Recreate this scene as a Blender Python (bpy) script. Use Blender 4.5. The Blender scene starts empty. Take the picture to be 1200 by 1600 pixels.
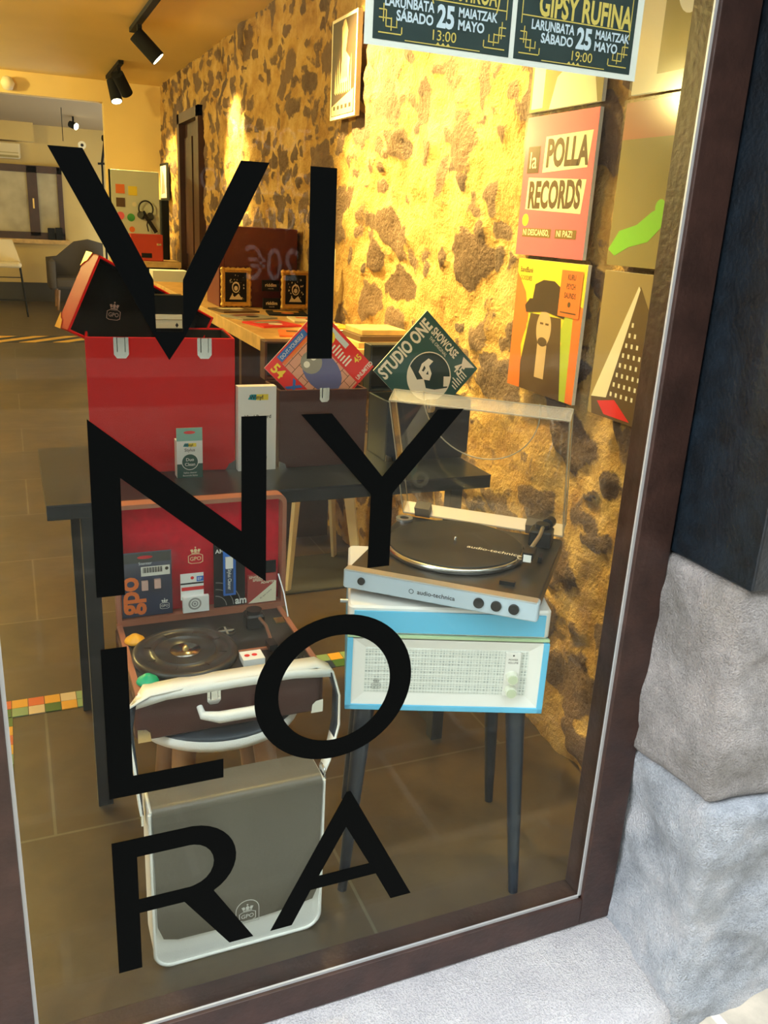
import bpy, math, random
from mathutils import Vector, Matrix, noise
from mathutils.geometry import tessellate_polygon
random.seed(7)
C = bpy.context.scene.collection
R = math.radians

# ------------------------------------------------------------------ camera, sky, exposure
cam_data = bpy.data.cameras.new('camera'); cam = bpy.data.objects.new('camera', cam_data); C.objects.link(cam)
cam_data.sensor_fit = 'VERTICAL'; cam_data.sensor_height = 24.0; cam_data.lens = 24.0*1339/1600
cam_data.clip_start = 0.02; cam_data.clip_end = 200
cx = Vector((0.92083638, -0.38651306, 0.05165273))
cdn = Vector((-0.07790156, -0.31212787, -0.94684082))
cf = Vector((0.3820886, 0.86786165, -0.31752867))
m3 = Matrix((cx, -cdn, -cf)).transposed()
cam.matrix_world = Matrix.Translation((0, -1.21, 1.40)) @ m3.to_4x4()
bpy.context.scene.camera = cam
w = bpy.data.worlds.new('sky'); bpy.context.scene.world = w; w.use_nodes = True
bg = w.node_tree.nodes['Background']; bg.inputs[0].default_value = (0.86, 0.93, 1.0, 1); bg.inputs[1].default_value = 4.3
fill_d = bpy.data.lights.new('added_street_fill', 'SUN'); fill_d.energy = 1.6; fill_d.angle = R(35); fill_d.color = (1.0, 0.98, 0.95)  # added light standing in for brighter sky along the street, lifts the stone reveal
fill = bpy.data.objects.new('added_street_fill', fill_d); C.objects.link(fill); fill.rotation_euler = Vector((0.86, 0.16, -0.55)).to_track_quat('-Z', 'Y').to_euler()
vs = bpy.context.scene.view_settings
vs.view_transform = 'Standard'; vs.look = 'None'; vs.exposure = 0.3; vs.gamma = 1.0; vs.use_curve_mapping = False
sc = bpy.context.scene
try:
    sc.cycles.max_bounces = 10; sc.cycles.transparent_max_bounces = 16; sc.cycles.sample_clamp_indirect = 6
    sc.cycles.diffuse_bounces = 4
except Exception: pass

def lamp(name, kind, loc, energy, color, target=None, size=0.03, angle=50, blend=0.6):
    l = bpy.data.lights.new(name, kind); l.energy = energy; l.color = color
    o = bpy.data.objects.new(name, l); C.objects.link(o); o.location = loc
    if kind in ('SPOT', 'POINT'): l.shadow_soft_size = size
    if kind == 'SPOT': l.spot_size = R(angle); l.spot_blend = blend
    if kind == 'AREA': l.size = size
    if target is not None:
        o.rotation_euler = (Vector(target)-Vector(loc)).to_track_quat('-Z', 'Y').to_euler()
    return o

# ------------------------------------------------------------------ materials
MATS = {}
def mat(name, col, rough=0.5, metal=0.0, var=0.0, vscale=20, bump=0.0, bscale=60, emit=0, alpha=None, coat=0):
    if name in MATS: return MATS[name]
    m = bpy.data.materials.new(name); m.use_nodes = True; nt = m.node_tree; p = nt.nodes['Principled BSDF']
    c = (*col, 1); p.inputs['Base Color'].default_value = c; p.inputs['Roughness'].default_value = rough
    p.inputs['Metallic'].default_value = metal
    if coat: p.inputs['Coat Weight'].default_value = coat; p.inputs['Coat Roughness'].default_value = 0.08
    tc = nt.nodes.new('ShaderNodeTexCoord')
    if var:
        n = nt.nodes.new('ShaderNodeTexNoise'); n.inputs['Scale'].default_value = vscale; n.inputs['Detail'].default_value = 6
        nt.links.new(tc.outputs['Object'], n.inputs['Vector'])
        r = nt.nodes.new('ShaderNodeValToRGB')
        r.color_ramp.elements[0].position = 0.3; r.color_ramp.elements[1].position = 0.7
        r.color_ramp.elements[0].color = tuple(min(1, x*(1-var)) for x in col)+(1,)
        r.color_ramp.elements[1].color = tuple(min(1, x*(1+var)) for x in col)+(1,)
        nt.links.new(n.outputs['Fac'], r.inputs['Fac']); nt.links.new(r.outputs['Color'], p.inputs['Base Color'])
    if bump:
        n = nt.nodes.new('ShaderNodeTexNoise'); n.inputs['Scale'].default_value = bscale; n.inputs['Detail'].default_value = 8
        nt.links.new(tc.outputs['Object'], n.inputs['Vector'])
        b = nt.nodes.new('ShaderNodeBump'); b.inputs['Strength'].default_value = bump; b.inputs['Distance'].default_value = 0.01
        nt.links.new(n.outputs['Fac'], b.inputs['Height']); nt.links.new(b.outputs['Normal'], p.inputs['Normal'])
    if emit:
        p.inputs['Emission Color'].default_value = c; p.inputs['Emission Strength'].default_value = emit
    if alpha is not None: p.inputs['Alpha'].default_value = alpha
    MATS[name] = m; return m

def glass_mat(name, tint=(0.96, 0.985, 0.97), ior=1.5, base=0.0, rough=0.0, boost=1.0):
    m = bpy.data.materials.new(name); m.use_nodes = True; nt = m.node_tree; nt.nodes.clear()
    o = nt.nodes.new('ShaderNodeOutputMaterial'); mx = nt.nodes.new('ShaderNodeMixShader')
    t = nt.nodes.new('ShaderNodeBsdfTransparent'); t.inputs[0].default_value = (*tint, 1)
    g = nt.nodes.new('ShaderNodeBsdfGlossy'); g.inputs['Roughness'].default_value = rough
    f = nt.nodes.new('ShaderNodeFresnel'); ge = nt.nodes.new('ShaderNodeNewGeometry')   # same reflectance on both faces of a thin sheet
    io = nt.nodes.new('ShaderNodeMix'); io.inputs['A'].default_value = ior; io.inputs['B'].default_value = 1/ior
    nt.links.new(ge.outputs['Backfacing'], io.inputs['Factor']); nt.links.new(io.outputs['Result'], f.inputs['IOR'])
    ma = nt.nodes.new('ShaderNodeMath'); ma.operation = 'MULTIPLY_ADD'; ma.use_clamp = True
    ma.inputs[1].default_value = boost; ma.inputs[2].default_value = base
    nt.links.new(f.outputs[0], ma.inputs[0]); nt.links.new(ma.outputs[0], mx.inputs[0])
    nt.links.new(t.outputs[0], mx.inputs[1]); nt.links.new(g.outputs[0], mx.inputs[2])
    nt.links.new(mx.outputs[0], o.inputs[0]); MATS[name] = m; return m

def N(nt, t, **k):
    n = nt.nodes.new(t)
    for a, b in k.items():
        if hasattr(n, a): setattr(n, a, b)
    return n
def ramp(nt, stops):
    r = nt.nodes.new('ShaderNodeValToRGB'); e = r.color_ramp.elements
    while len(e) < len(stops): e.new(0.5)
    for x, (pos, c) in zip(e, stops): x.position = pos; x.color = (*c, 1)
    return r

glass = glass_mat('window_glass', tint=(0.955, 0.985, 0.965), ior=1.45, boost=0.42)
acryl = glass_mat('clear_acrylic', tint=(0.97, 0.97, 0.955), ior=1.49, base=0.02)
sleeve_plastic = glass_mat('sleeve_plastic', tint=(0.98, 0.98, 0.97), ior=1.3, base=0.0, rough=0.12)
BLACK = mat('black_vinyl', (0.0015, 0.002, 0.002), 0.6)
blk = mat('black_plastic', (0.012, 0.012, 0.013), 0.35)
blkm = mat('matte_black', (0.01, 0.011, 0.012), 0.7)
blkmet = mat('black_metal', (0.005, 0.009, 0.013), 0.4, 0.1)
for m_, sp in ((BLACK, 0.04), (blkm, 0.15), (blk, 0.3), (blkmet, 0.3)):
    m_.node_tree.nodes['Principled BSDF'].inputs['Specular IOR Level'].default_value = sp
navy = mat('navy_paint', (0.005, 0.013, 0.026), 0.4)
white = mat('white_print', (0.85, 0.85, 0.82), 0.6)
whitelt = mat('white_leatherette', (0.88, 0.87, 0.83), 0.45, bump=0.15, bscale=400)
red = mat('red_leatherette', (0.66, 0.006, 0.006), 0.38, bump=0.08, bscale=500, coat=0.1)
redor = red
redline = mat('red_lining', (0.60, 0.005, 0.022), 0.85, var=0.12, vscale=60)
brownlt = mat('brown_leatherette', (0.065, 0.018, 0.013), 0.5, bump=0.12, bscale=400)
for m_ in (red, redline): m_.node_tree.nodes['Principled BSDF'].inputs['Specular IOR Level'].default_value = 0.22
tanedge = mat('tan_edge', (0.36, 0.13, 0.07), 0.5, bump=0.1, bscale=300)
chrome = mat('chrome', (0.75, 0.75, 0.74), 0.2, 1.0)
steel = mat('brushed_steel', (0.55, 0.57, 0.6), 0.35, 0.9)
brass = mat('brass', (0.80, 0.55, 0.2), 0.28, 1.0)
gold = mat('gold_print', (0.75, 0.55, 0.15), 0.5)
silverp = mat('silver_panel', (0.46, 0.56, 0.66), 0.4, 0.15)
blue = mat('light_blue_paint', (0.12, 0.50, 0.78), 0.35)
cabw = mat('cabinet_white', (0.83, 0.80, 0.76), 0.4)
teal = mat('teal_print', (0.02, 0.10, 0.11), 0.5)
green = mat('green_print', (0.05, 0.35, 0.08), 0.5)
orange = mat('orange_print', (0.85, 0.20, 0.04), 0.5)
yellow = mat('yellow_print', (0.9, 0.7, 0.05), 0.5)
pink = mat('pink_print', (0.85, 0.14, 0.22), 0.55)
cream = mat('cream_print', (0.85, 0.78, 0.58), 0.6)
redp = mat('red_print', (0.75, 0.03, 0.03), 0.5)
bluep = mat('blue_print', (0.03, 0.16, 0.6), 0.5)
brownp = mat('brown_print', (0.10, 0.055, 0.025), 0.6)
greyp = mat('grey_print', (0.3, 0.3, 0.28), 0.6)
oliv = mat('olive_print', (0.30, 0.24, 0.09), 0.6)
skin = mat('skin_print', (0.6, 0.42, 0.25), 0.6)
wood = mat('pale_wood', (0.62, 0.40, 0.16), 0.55, var=0.22, vscale=14, bump=0.2, bscale=40)
dwood = mat('dark_wood', (0.045, 0.014, 0.008), 0.5, var=0.3, vscale=9, bump=0.2, bscale=30)
legwood = mat('stool_wood', (0.30, 0.15, 0.06), 0.5, var=0.2, vscale=12)
gilt = mat('gilt_frame', (0.75, 0.48, 0.12), 0.35, 0.6, bump=0.5, bscale=90)

# ------------------------------------------------------------------ mesh builder
class MB:
    def __init__(s, *mats):
        s.v = []; s.f = []; s.fm = []; s.sm = []; s.mats = list(mats) or [white]; s.m = 0; s.T = Matrix(); s.smooth = False
    def use(s, m):
        if m not in s.mats: s.mats.append(m)
        s.m = s.mats.index(m); return s
    def at(s, loc=(0, 0, 0), rot=(0, 0, 0)):
        from mathutils import Euler
        s.T = Matrix.Translation(loc) @ Euler([R(a) for a in rot]).to_matrix().to_4x4(); return s
    def frame(s, o, x, y, z):
        s.T = Matrix.Translation(o) @ Matrix((Vector(x), Vector(y), Vector(z))).transposed().to_4x4(); return s
    def add(s, vs, fs, smooth=None):
        b = len(s.v); s.v += [tuple(s.T @ Vector(p)) for p in vs]
        for f in fs: s.f.append(tuple(i+b for i in f)); s.fm.append(s.m); s.sm.append(s.smooth if smooth is None else smooth)
        return s
    def box(s, x0, x1, y0, y1, z0, z1, b=0.0):
        if b <= 0:
            v = [(x, y, z) for z in (z0, z1) for y in (y0, y1) for x in (x0, x1)]
            return s.add(v, [(0, 2, 3, 1), (4, 5, 7, 6), (0, 1, 5, 4), (2, 6, 7, 3), (0, 4, 6, 2), (1, 3, 7, 5)])
        # rounded in the xy plane with chamfered top/bottom
        return s.rbox(x0, x1, y0, y1, z0, z1, b)
    def rbox(s, x0, x1, y0, y1, z0, z1, r, ch=None, n=5):
        ch = min(r, (z1-z0)/2*0.9)*0.5 if ch is None else ch
        def ring(i, z):
            o = []
            for (cx_, cy_, a0) in ((x1-r, y1-r, 0), (x0+r, y1-r, 90), (x0+r, y0+r, 180), (x1-r, y0+r, 270)):
                for k in range(n+1):
                    a = R(a0+90*k/n); o.append((cx_+(r-i)*math.cos(a), cy_+(r-i)*math.sin(a), z))
            return o
        rings = [ring(ch, z0), ring(0, z0+ch), ring(0, z1-ch), ring(ch, z1)]
        return s.loft(rings, True, True, smooth=False)
    def loft(s, rings, cap0=True, cap1=True, smooth=True, closed=True):
        n = len(rings[0]); v = [p for r_ in rings for p in r_]; f = []
        for i in range(len(rings)-1):
            for k in range(n if closed else n-1):
                a = i*n+k; b = i*n+(k+1) % n; f.append((a, b, b+n, a+n))
        s.add(v, f, smooth)
        if cap0: s.add(rings[0], [tuple(range(n))[::-1]], False)
        if cap1: s.add(rings[-1], [tuple(range(n))], False)
        return s
    def lathe(s, prof, n=32, c=(0, 0, 0), smooth=True, cap=True):
        rings = [[(c[0]+r_*math.cos(2*math.pi*k/n), c[1]+r_*math.sin(2*math.pi*k/n), c[2]+z) for k in range(n)] for r_, z in prof]
        return s.loft(rings, cap, cap, smooth)
    def cyl(s, p0, p1, r0, r1=None, n=16, smooth=True):
        r1 = r0 if r1 is None else r1; p0 = Vector(p0); p1 = Vector(p1); d = (p1-p0).normalized()
        a = d.orthogonal().normalized(); b = d.cross(a)
        rg = [[tuple(p+(a*math.cos(2*math.pi*k/n)+b*math.sin(2*math.pi*k/n))*r_) for k in range(n)] for p, r_ in ((p0, r0), (p1, r1))]
        return s.loft(rg, True, True, smooth)
    def bar(s, p0, p1, w, h, up=(0, 0, 1), w1=None, h1=None):
        p0 = Vector(p0); p1 = Vector(p1); d = (p1-p0).normalized(); u = Vector(up)
        sd = d.cross(u).normalized(); u = sd.cross(d)
        w1 = w if w1 is None else w1; h1 = h if h1 is None else h1
        rg = [[tuple(p+sd*a*ww/2+u*b*hh/2) for a, b in ((-1, -1), (1, -1), (1, 1), (-1, 1))] for p, ww, hh in ((p0, w, h), (p1, w1, h1))]
        return s.loft(rg, True, True, False)
    def tube(s, pts, r, n=8, closed=False):
        P = [Vector(p) for p in pts]; rings = []; a = None
        for i, p in enumerate(P):
            if closed: d = P[(i+1) % len(P)]-P[i-1]
            else: d = P[min(i+1, len(P)-1)]-P[max(i-1, 0)]
            d.normalize()
            a = d.orthogonal().normalized() if a is None else (a-d*a.dot(d)).normalized()
            b = d.cross(a); rr = r[i] if isinstance(r, (list, tuple)) else r
            rings.append([tuple(p+(a*math.cos(2*math.pi*k/n)+b*math.sin(2*math.pi*k/n))*rr) for k in range(n)])
        if closed: rings.append(rings[0])
        return s.loft(rings, not closed, not closed, True)
    def ribbon(s, pts, sides, th=0.003):
        rings = []
        P = [Vector(p) for p in pts]
        for i, p in enumerate(P):
            d = (P[min(i+1, len(P)-1)]-P[max(i-1, 0)]).normalized(); sd = Vector(sides[i]); nn = d.cross(sd).normalized()*th/2
            rings.append([tuple(p-sd-nn), tuple(p+sd-nn), tuple(p+sd+nn), tuple(p-sd+nn)])
        return s.loft(rings, True, True, True)
    def poly(s, pts, z0=0.0, z1=None, holes=()):
        loops = [[Vector((*p, 0)) for p in pts]]+[[Vector((*p, 0)) for p in h] for h in holes]
        tr = tessellate_polygon(loops); flat = [p for l in loops for p in l]
        top = z0 if z1 is None else z1
        tris = []
        for t in tr:
            a, b, c = (flat[i] for i in t)
            tris.append(t if (b-a).cross(c-a).z > 0 else (t[0], t[2], t[1]))
        s.add([(p.x, p.y, top) for p in flat], tris, False)
        if z1 is not None:
            s.add([(p.x, p.y, z0) for p in flat], [t[::-1] for t in tris], False)
            for l in loops:
                n = len(l); v = [(p.x, p.y, z0) for p in l]+[(p.x, p.y, z1) for p in l]
                s.add(v, [(i, (i+1) % n, (i+1) % n+n, i+n) for i in range(n)], False)
        return s
    def disc(s, x, y, r, z=0.0, z1=None, n=24, r2=None):
        e = [(x+r*math.cos(2*math.pi*k/n), y+(r2 or r)*math.sin(2*math.pi*k/n)) for k in range(n)]
        return s.poly(e, z, z1)
    def ringp(s, x, y, r, w_, z=0.0, z1=None, n=32):
        e = [(x+r*math.cos(2*math.pi*k/n), y+r*math.sin(2*math.pi*k/n)) for k in range(n)]
        i = [(x+(r-w_)*math.cos(2*math.pi*k/n), y+(r-w_)*math.sin(2*math.pi*k/n)) for k in range(n)]
        return s.poly(e, z, z1, [i])
    def rect(s, x0, x1, y0, y1, z=0.0, z1=None): return s.poly([(x0, y0), (x1, y0), (x1, y1), (x0, y1)], z, z1)
    def text(s, body, x, y, size, z=0.0, rot=0, align='LEFT', bold=0.0, sx=1.0, mirror=False, shear=0):
        cu = bpy.data.curves.new('t', 'FONT'); cu.body = body; cu.size = size; cu.align_x = align; cu.align_y = 'BOTTOM_BASELINE'
        cu.offset = bold*size; cu.resolution_u = 3; cu.shear = shear
        ob = bpy.data.objects.new('t', cu); me = ob.to_mesh()
        c, sn = math.cos(R(rot)), math.sin(R(rot)); mm = -1 if mirror else 1
        v = []
        for q in me.vertices:
            a, b = q.co.x*sx*mm, q.co.y; v.append((x+a*c-b*sn, y+a*sn+b*c, z))
        s.add(v, [tuple(p.vertices) for p in me.polygons], False)
        ob.to_mesh_clear(); bpy.data.objects.remove(ob); bpy.data.curves.remove(cu); return s
    def build(s, name, parent=None, bevel=0, loc=None, rz=None):
        me = bpy.data.meshes.new(name); me.from_pydata(s.v, [], s.f)
        for m in s.mats: me.materials.append(m)
        me.polygons.foreach_set('material_index', s.fm); me.polygons.foreach_set('use_smooth', s.sm); me.update()
        o = bpy.data.objects.new(name, me); C.objects.link(o)
        if parent is not None: o.parent = parent
        if loc is not None: o.location = loc
        if rz is not None: o.rotation_euler = (0, 0, R(rz))
        if bevel:
            b = o.modifiers.new('bevel', 'BEVEL'); b.width = bevel; b.segments = 2; b.limit_method = 'ANGLE'; b.angle_limit = R(40)
        return o

def tag(o, label=None, cat=None, group=None, kind=None):
    if label: o['label'] = label
    if cat: o['category'] = cat
    if group: o['group'] = group
    if kind: o['kind'] = kind
    return o
def thing(name, label, cat, loc=(0, 0, 0), rz=0, group=None):
    o = bpy.data.objects.new(name, None); C.objects.link(o); o.location = loc; o.rotation_euler = (0, 0, R(rz))
    o.empty_display_size = 0.05
    return tag(o, label, cat, group)
def copy_tree(o, parent=None):
    c = o.copy(); C.objects.link(c)
    if parent is not None: c.parent = parent
    for ch in [x for x in C.objects if x.parent == o]: copy_tree(ch, c)
    return c
def S(o): o['kind'] = 'structure'; return o

def crest(mb, x, y, s, z, frame=True):
    """crown over a rounded shield with the letters GPO"""
    mb.text('GPO', x, y-s*0.17, s*0.42, z, align='CENTER', bold=0.01, sx=0.95)
    def shield(k):
        return [(x-0.5*s*k, y-0.28*s*k), (x-0.3*s*k, y-0.38*s*k), (x+0.3*s*k, y-0.38*s*k), (x+0.5*s*k, y-0.28*s*k),
                (x+0.5*s*k, y+0.20*s*k), (x+0.3*s*k, y+0.30*s*k), (x-0.3*s*k, y+0.30*s*k), (x-0.5*s*k, y+0.20*s*k)]
    if frame: mb.poly(shield(1.08), z, None, [shield(0.97)])
    mb.rect(x-0.28*s, x+0.28*s, y+0.36*s, y+0.43*s, z)
    mb.poly([(x-0.28*s, y+0.45*s), (x-0.38*s, y+0.68*s), (x-0.2*s, y+0.72*s), (x-0.12*s, y+0.52*s)], z)
    mb.poly([(x+0.28*s, y+0.45*s), (x+0.12*s, y+0.52*s), (x+0.2*s, y+0.72*s), (x+0.38*s, y+0.68*s)], z)
    mb.poly([(x-0.08*s, y+0.45*s), (x-0.12*s, y+0.66*s), (x, y+0.76*s), (x+0.12*s, y+0.66*s), (x+0.08*s, y+0.45*s)], z)
    mb.disc(x, y+0.84*s, 0.06*s, z, n=10)

# ================================================================== SETTING
WX = 1.354
# ---- rough stone wall with mortar
def stone_material():
    m = bpy.data.materials.new('stone_and_mortar'); m.use_nodes = True; nt = m.node_tree; p = nt.nodes['Principled BSDF']; L = nt.links.new
    a = N(nt, 'ShaderNodeAttribute', attribute_name='stone'); t = N(nt, 'ShaderNodeAttribute', attribute_name='tint')
    tc = N(nt, 'ShaderNodeTexCoord')
    n1 = N(nt, 'ShaderNodeTexNoise'); n1.inputs['Scale'].default_value = 26; n1.inputs['Detail'].default_value = 10; n1.inputs['Roughness'].default_value = 0.7
    n2 = N(nt, 'ShaderNodeTexNoise'); n2.inputs['Scale'].default_value = 7; n2.inputs['Detail'].default_value = 8; n2.inputs['Roughness'].default_value = 0.65
    n3 = N(nt, 'ShaderNodeTexNoise'); n3.inputs['Scale'].default_value = 90; n3.inputs['Detail'].default_value = 6
    for n in (n1, n2, n3): L(tc.outputs['Object'], n.inputs['Vector'])
    s1 = N(nt, 'ShaderNodeMath', operation='MULTIPLY_ADD'); L(n1.outputs[0], s1.inputs[0]); s1.inputs[1].default_value = 1.1; L(a.outputs['Fac'], s1.inputs[2])
    s2 = N(nt, 'ShaderNodeMath', operation='MULTIPLY_ADD'); L(n3.outputs[0], s2.inputs[0]); s2.inputs[1].default_value = 0.35; L(s1.outputs[0], s2.inputs[2])
    mask = N(nt, 'ShaderNodeMapRange'); L(s2.outputs[0], mask.inputs[0]); mask.inputs[1].default_value = 1.08; mask.inputs[2].default_value = 1.34
    r1 = ramp(nt, [(0.0, (0.05, 0.025, 0.018)), (0.35, (0.14, 0.08, 0.05)), (0.6, (0.24, 0.15, 0.10)), (1.0, (0.09, 0.06, 0.055))])
    mixt = N(nt, 'ShaderNodeMath', operation='MULTIPLY_ADD'); L(t.outputs['Fac'], mixt.inputs[0]); mixt.inputs[1].default_value = 0.6; 
    sub = N(nt, 'ShaderNodeMath', operation='MULTIPLY'); L(n1.outputs[0], sub.inputs[0]); sub.inputs[1].default_value = 0.5; L(sub.outputs[0], mixt.inputs[2])
    L(mixt.outputs[0], r1.inputs[0])
    r2 = ramp(nt, [(0.28, (0.34, 0.16, 0.04)), (0.5, (0.62, 0.38, 0.12)), (0.72, (0.78, 0.55, 0.24))])
    L(n2.outputs[0], r2.inputs[0])
    mx = N(nt, 'ShaderNodeMix', data_type='RGBA'); L(mask.outputs[0], mx.inputs['Factor']); L(r2.outputs[0], mx.inputs['A']); L(r1.outputs[0], mx.inputs['B'])
    L(mx.outputs['Result'], p.inputs['Base Color']); p.inputs['Roughness'].default_value = 0.85
    h = N(nt, 'ShaderNodeMath', operation='MULTIPLY_ADD'); L(n1.outputs[0], h.inputs[0]); h.inputs[1].default_value = 1.6; L(n3.outputs[0], h.inputs[2])
    b = N(nt, 'ShaderNodeBump'); b.inputs['Strength'].default_value = 0.9; b.inputs['Distance'].default_value = 0.02
    L(h.outputs[0], b.inputs['Height']); L(b.outputs[0], p.inputs['Normal'])
    return m
stone_m = stone_material()
def stone_wall(name, y0, y1, z0, z1, x, step):
    ny = int((y1-y0)/step); nz = int((z1-z0)/step); V = []; st = []; ti = []
    for j in range(nz+1):
        for i in range(ny+1):
            y = y0+(y1-y0)*i/ny; z = z0+(z1-z0)*j/nz
            wv = noise.noise_vector(Vector((y*2.6, z*2.6, 4.0)))*0.35+noise.noise_vector(Vector((y*8, z*8, 1.0)))*0.24+noise.noise_vector(Vector((y*21, z*21, 6.0)))*0.16
            sz = 5.4
            s = 0.0; h = h2 = 0.5
            for (k, off, keep) in ((1.0, 0.0, 0.16), (2.0, 11.0, 0.42)):
                q = Vector((y*sz*0.80*k, z*sz*1.30*k, off))+Vector((wv.x, wv.y, 0))*k**0.6
                d, pts = noise.voronoi(q, distance_metric='DISTANCE'); e = d[1]-d[0]
                a1 = abs(noise.cell(pts[0]*3.7+Vector((9.1, 3.3, 0)))); a2 = abs(noise.cell(pts[0]*5.1+Vector((1.7, 8.3, 2))))
                s1 = max(0.0, min(1.0, (e-0.05-0.22*a1)/0.26+0.20)) if a2 > keep else 0.0
                if s1 > s: s = s1; h = a1; h2 = a2
            st.append(s); ti.append(h2)
            rough = noise.fractal(Vector((y*6, z*6, 2.2)), 0.9, 2.1, 5)
            big = noise.noise(Vector((y*1.3, z*1.3, 7)))
            dx = 0.013*s*(0.2+abs(h))+0.020*rough+0.016*big
            V.append((x-0.012-dx, y, z))
    F = []
    for j in range(nz):
        for i in range(ny):
            a = j*(ny+1)+i; F.append((a, a+ny+1, a+ny+2, a+1))
    me = bpy.data.meshes.new(name); me.from_pydata(V, [], F); me.materials.append(stone_m)
    for nme, arr in (('stone', st), ('tint', ti)):
        at = me.attributes.new(nme, 'FLOAT', 'POINT'); at.data.foreach_set('value', arr)
    me.polygons.foreach_set('use_smooth', [True]*len(F)); me.update()
    o = bpy.data.objects.new(name, me); C.objects.link(o); return S(o)
stone_wall('wall_right', 0.06, 5.30, 0, 2.47, WX, 0.0125)
stone_wall('wall_right_rear', 6.12, 7.25, 0, 2.47, WX, 0.025)
o = stone_wall('wall_right_lintel', 5.30, 6.12, 2.12, 2.47, WX, 0.025)
bk = mat('plaster_back', (0.78, 0.66, 0.40), 0.8, var=0.06, vscale=4)
S(MB(bk).box(WX+0.03, WX+0.12, 0.0, 7.3, -0.1, 2.6).build('wall_right_core'))

# ---- floor: dark stone tiles
def tile_material(name, c1, c2, cm, bw, bh, mortar=0.004, rough=0.35, offs=0.5, bump=0.15):
    m = bpy.data.materials.new(name); m.use_nodes = True; nt = m.node_tree; p = nt.nodes['Principled BSDF']; L = nt.links.new
    tc = N(nt, 'ShaderNodeTexCoord'); br = N(nt, 'ShaderNodeTexBrick'); br.offset = offs
    br.inputs['Scale'].default_value = 1; br.inputs['Brick Width'].default_value = bw; br.inputs['Row Height'].default_value = bh
    br.inputs['Mortar Size'].default_value = mortar; br.inputs['Mortar Smooth'].default_value = 0.3
    br.inputs['Color1'].default_value = (*c1, 1); br.inputs['Color2'].default_value = (*c2, 1); br.inputs['Mortar'].default_value = (*cm, 1)
    L(tc.outputs['Object'], br.inputs['Vector'])
    n = N(nt, 'ShaderNodeTexNoise'); n.inputs['Scale'].default_value = 5; n.inputs['Detail'].default_value = 10; n.inputs['Roughness'].default_value = 0.65
    L(tc.outputs['Object'], n.inputs['Vector'])
    r = ramp(nt, [(0.3, (0.7, 0.7, 0.7)), (0.7, (1.35, 1.3, 1.25))]); L(n.outputs[0], r.inputs[0])
    mx = N(nt, 'ShaderNodeMix', data_type='RGBA', blend_type='MULTIPLY'); mx.inputs['Factor'].default_value = 1
    L(br.outputs[0], mx.inputs['A']); L(r.outputs[0], mx.inputs['B']); L(mx.outputs['Result'], p.inputs['Base Color'])
    p.inputs['Roughness'].default_value = rough
    b = N(nt, 'ShaderNodeBump'); b.inputs['Strength'].default_value = bump; b.inputs['Distance'].default_value = 0.01
    L(n.outputs[0], b.inputs['Height']); L(b.outputs[0], p.inputs['Normal'])
    return m
floor_m = tile_material('floor_slate', (0.080, 0.055, 0.026), (0.064, 0.046, 0.024), (0.13, 0.11, 0.07), 1.2, 0.6)
S(MB(floor_m).box(-4, WX+0.05, 0.0, 14.0, -0.08, 0.0).build('floor'))
# ---- mosaic border strip
cols = [mat('mosaic_'+n, c, 0.3) for n, c in (('orange', (0.7, 0.15, 0.04)), ('green', (0.06, 0.16, 0.03)), ('navy', (0.02, 0.04, 0.10)), ('amber', (0.8, 0.42, 0.04)), ('cream', (0.72, 0.6, 0.42)), ('sage', (0.25, 0.4, 0.22)))]
mb = MB(*cols)
random.seed(3)
last = None
for r_ in range(2):
    for i in range(30):
        k = random.choice([q for q in range(6) if q != last]); last = k; mb.m = k
        x = -0.135+i*0.045; mb.box(x+0.001, x+0.044, 1.16+r_*0.047, 1.205+r_*0.047, 0, 0.003)
for r_ in range(1):
    for i in range(24):
        k = random.choice([q for q in range(6) if q != last]); last = k; mb.m = k
        y = 1.11-i*0.047; mb.box(-0.135, -0.088, y+0.001, y+0.046, 0, 0.003)
tag(S(mb.build('trim_1')))
# ---- hazard tape at the step
hz = bpy.data.materials.new('hazard_tape'); hz.use_nodes = True; nt = hz.node_tree; p = nt.nodes['Principled BSDF']
tc = N(nt, 'ShaderNodeTexCoord'); mp = N(nt, 'ShaderNodeMapping'); mp.inputs['Rotation'].default_value = (0, 0, R(45))
wv = N(nt, 'ShaderNodeTexWave'); wv.inputs['Scale'].default_value = 1.3; r = ramp(nt, [(0.49, (0.02, 0.02, 0.02)), (0.51, (0.75, 0.42, 0.05))])
nt.links.new(tc.outputs['Object'], mp.inputs[0]); nt.links.new(mp.outputs[0], wv.inputs[0]); nt.links.new(wv.outputs['Fac'], r.inputs[0]); nt.links.new(r.outputs[0], p.inputs['Base Color'])
tag(MB(hz).box(-3.5, WX-0.2, 8.85, 9.35, 0.001, 0.004).build('hazard_tape'), 'black and yellow diagonally striped warning tape across the shop floor', 'floor tape')
# ---- plaster walls and ceiling
plaster = mat('yellow_plaster', (0.80, 0.60, 0.26), 0.8, var=0.05, vscale=3)
ceilm = mat('ceiling_paint', (0.84, 0.64, 0.26), 0.75, var=0.04, vscale=2)
S(MB(ceilm).box(-4, WX+0.12, 0.0, 7.32, 2.44, 2.56).build('ceiling'))
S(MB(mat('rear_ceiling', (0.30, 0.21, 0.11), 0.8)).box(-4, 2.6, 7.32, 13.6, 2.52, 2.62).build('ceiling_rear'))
mb = MB(plaster); mb.box(-4, 0.865, 7.2, 7.32, 2.27, 2.66); mb.box(0.865, WX+0.12, 7.2, 7.32, 0, 2.66)
S(mb.build('wall_partition'))
S(MB(plaster).box(-4.1, -4, 0, 14, -0.1, 2.7).build('wall_left'))
S(MB(plaster).box(2.5, 2.6, 7.2, 13.6, 0, 2.7).build('wall_right_far'))
mb = MB(mat('far_plaster', (0.58, 0.42, 0.16), 0.8, var=0.05, vscale=3))
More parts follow.
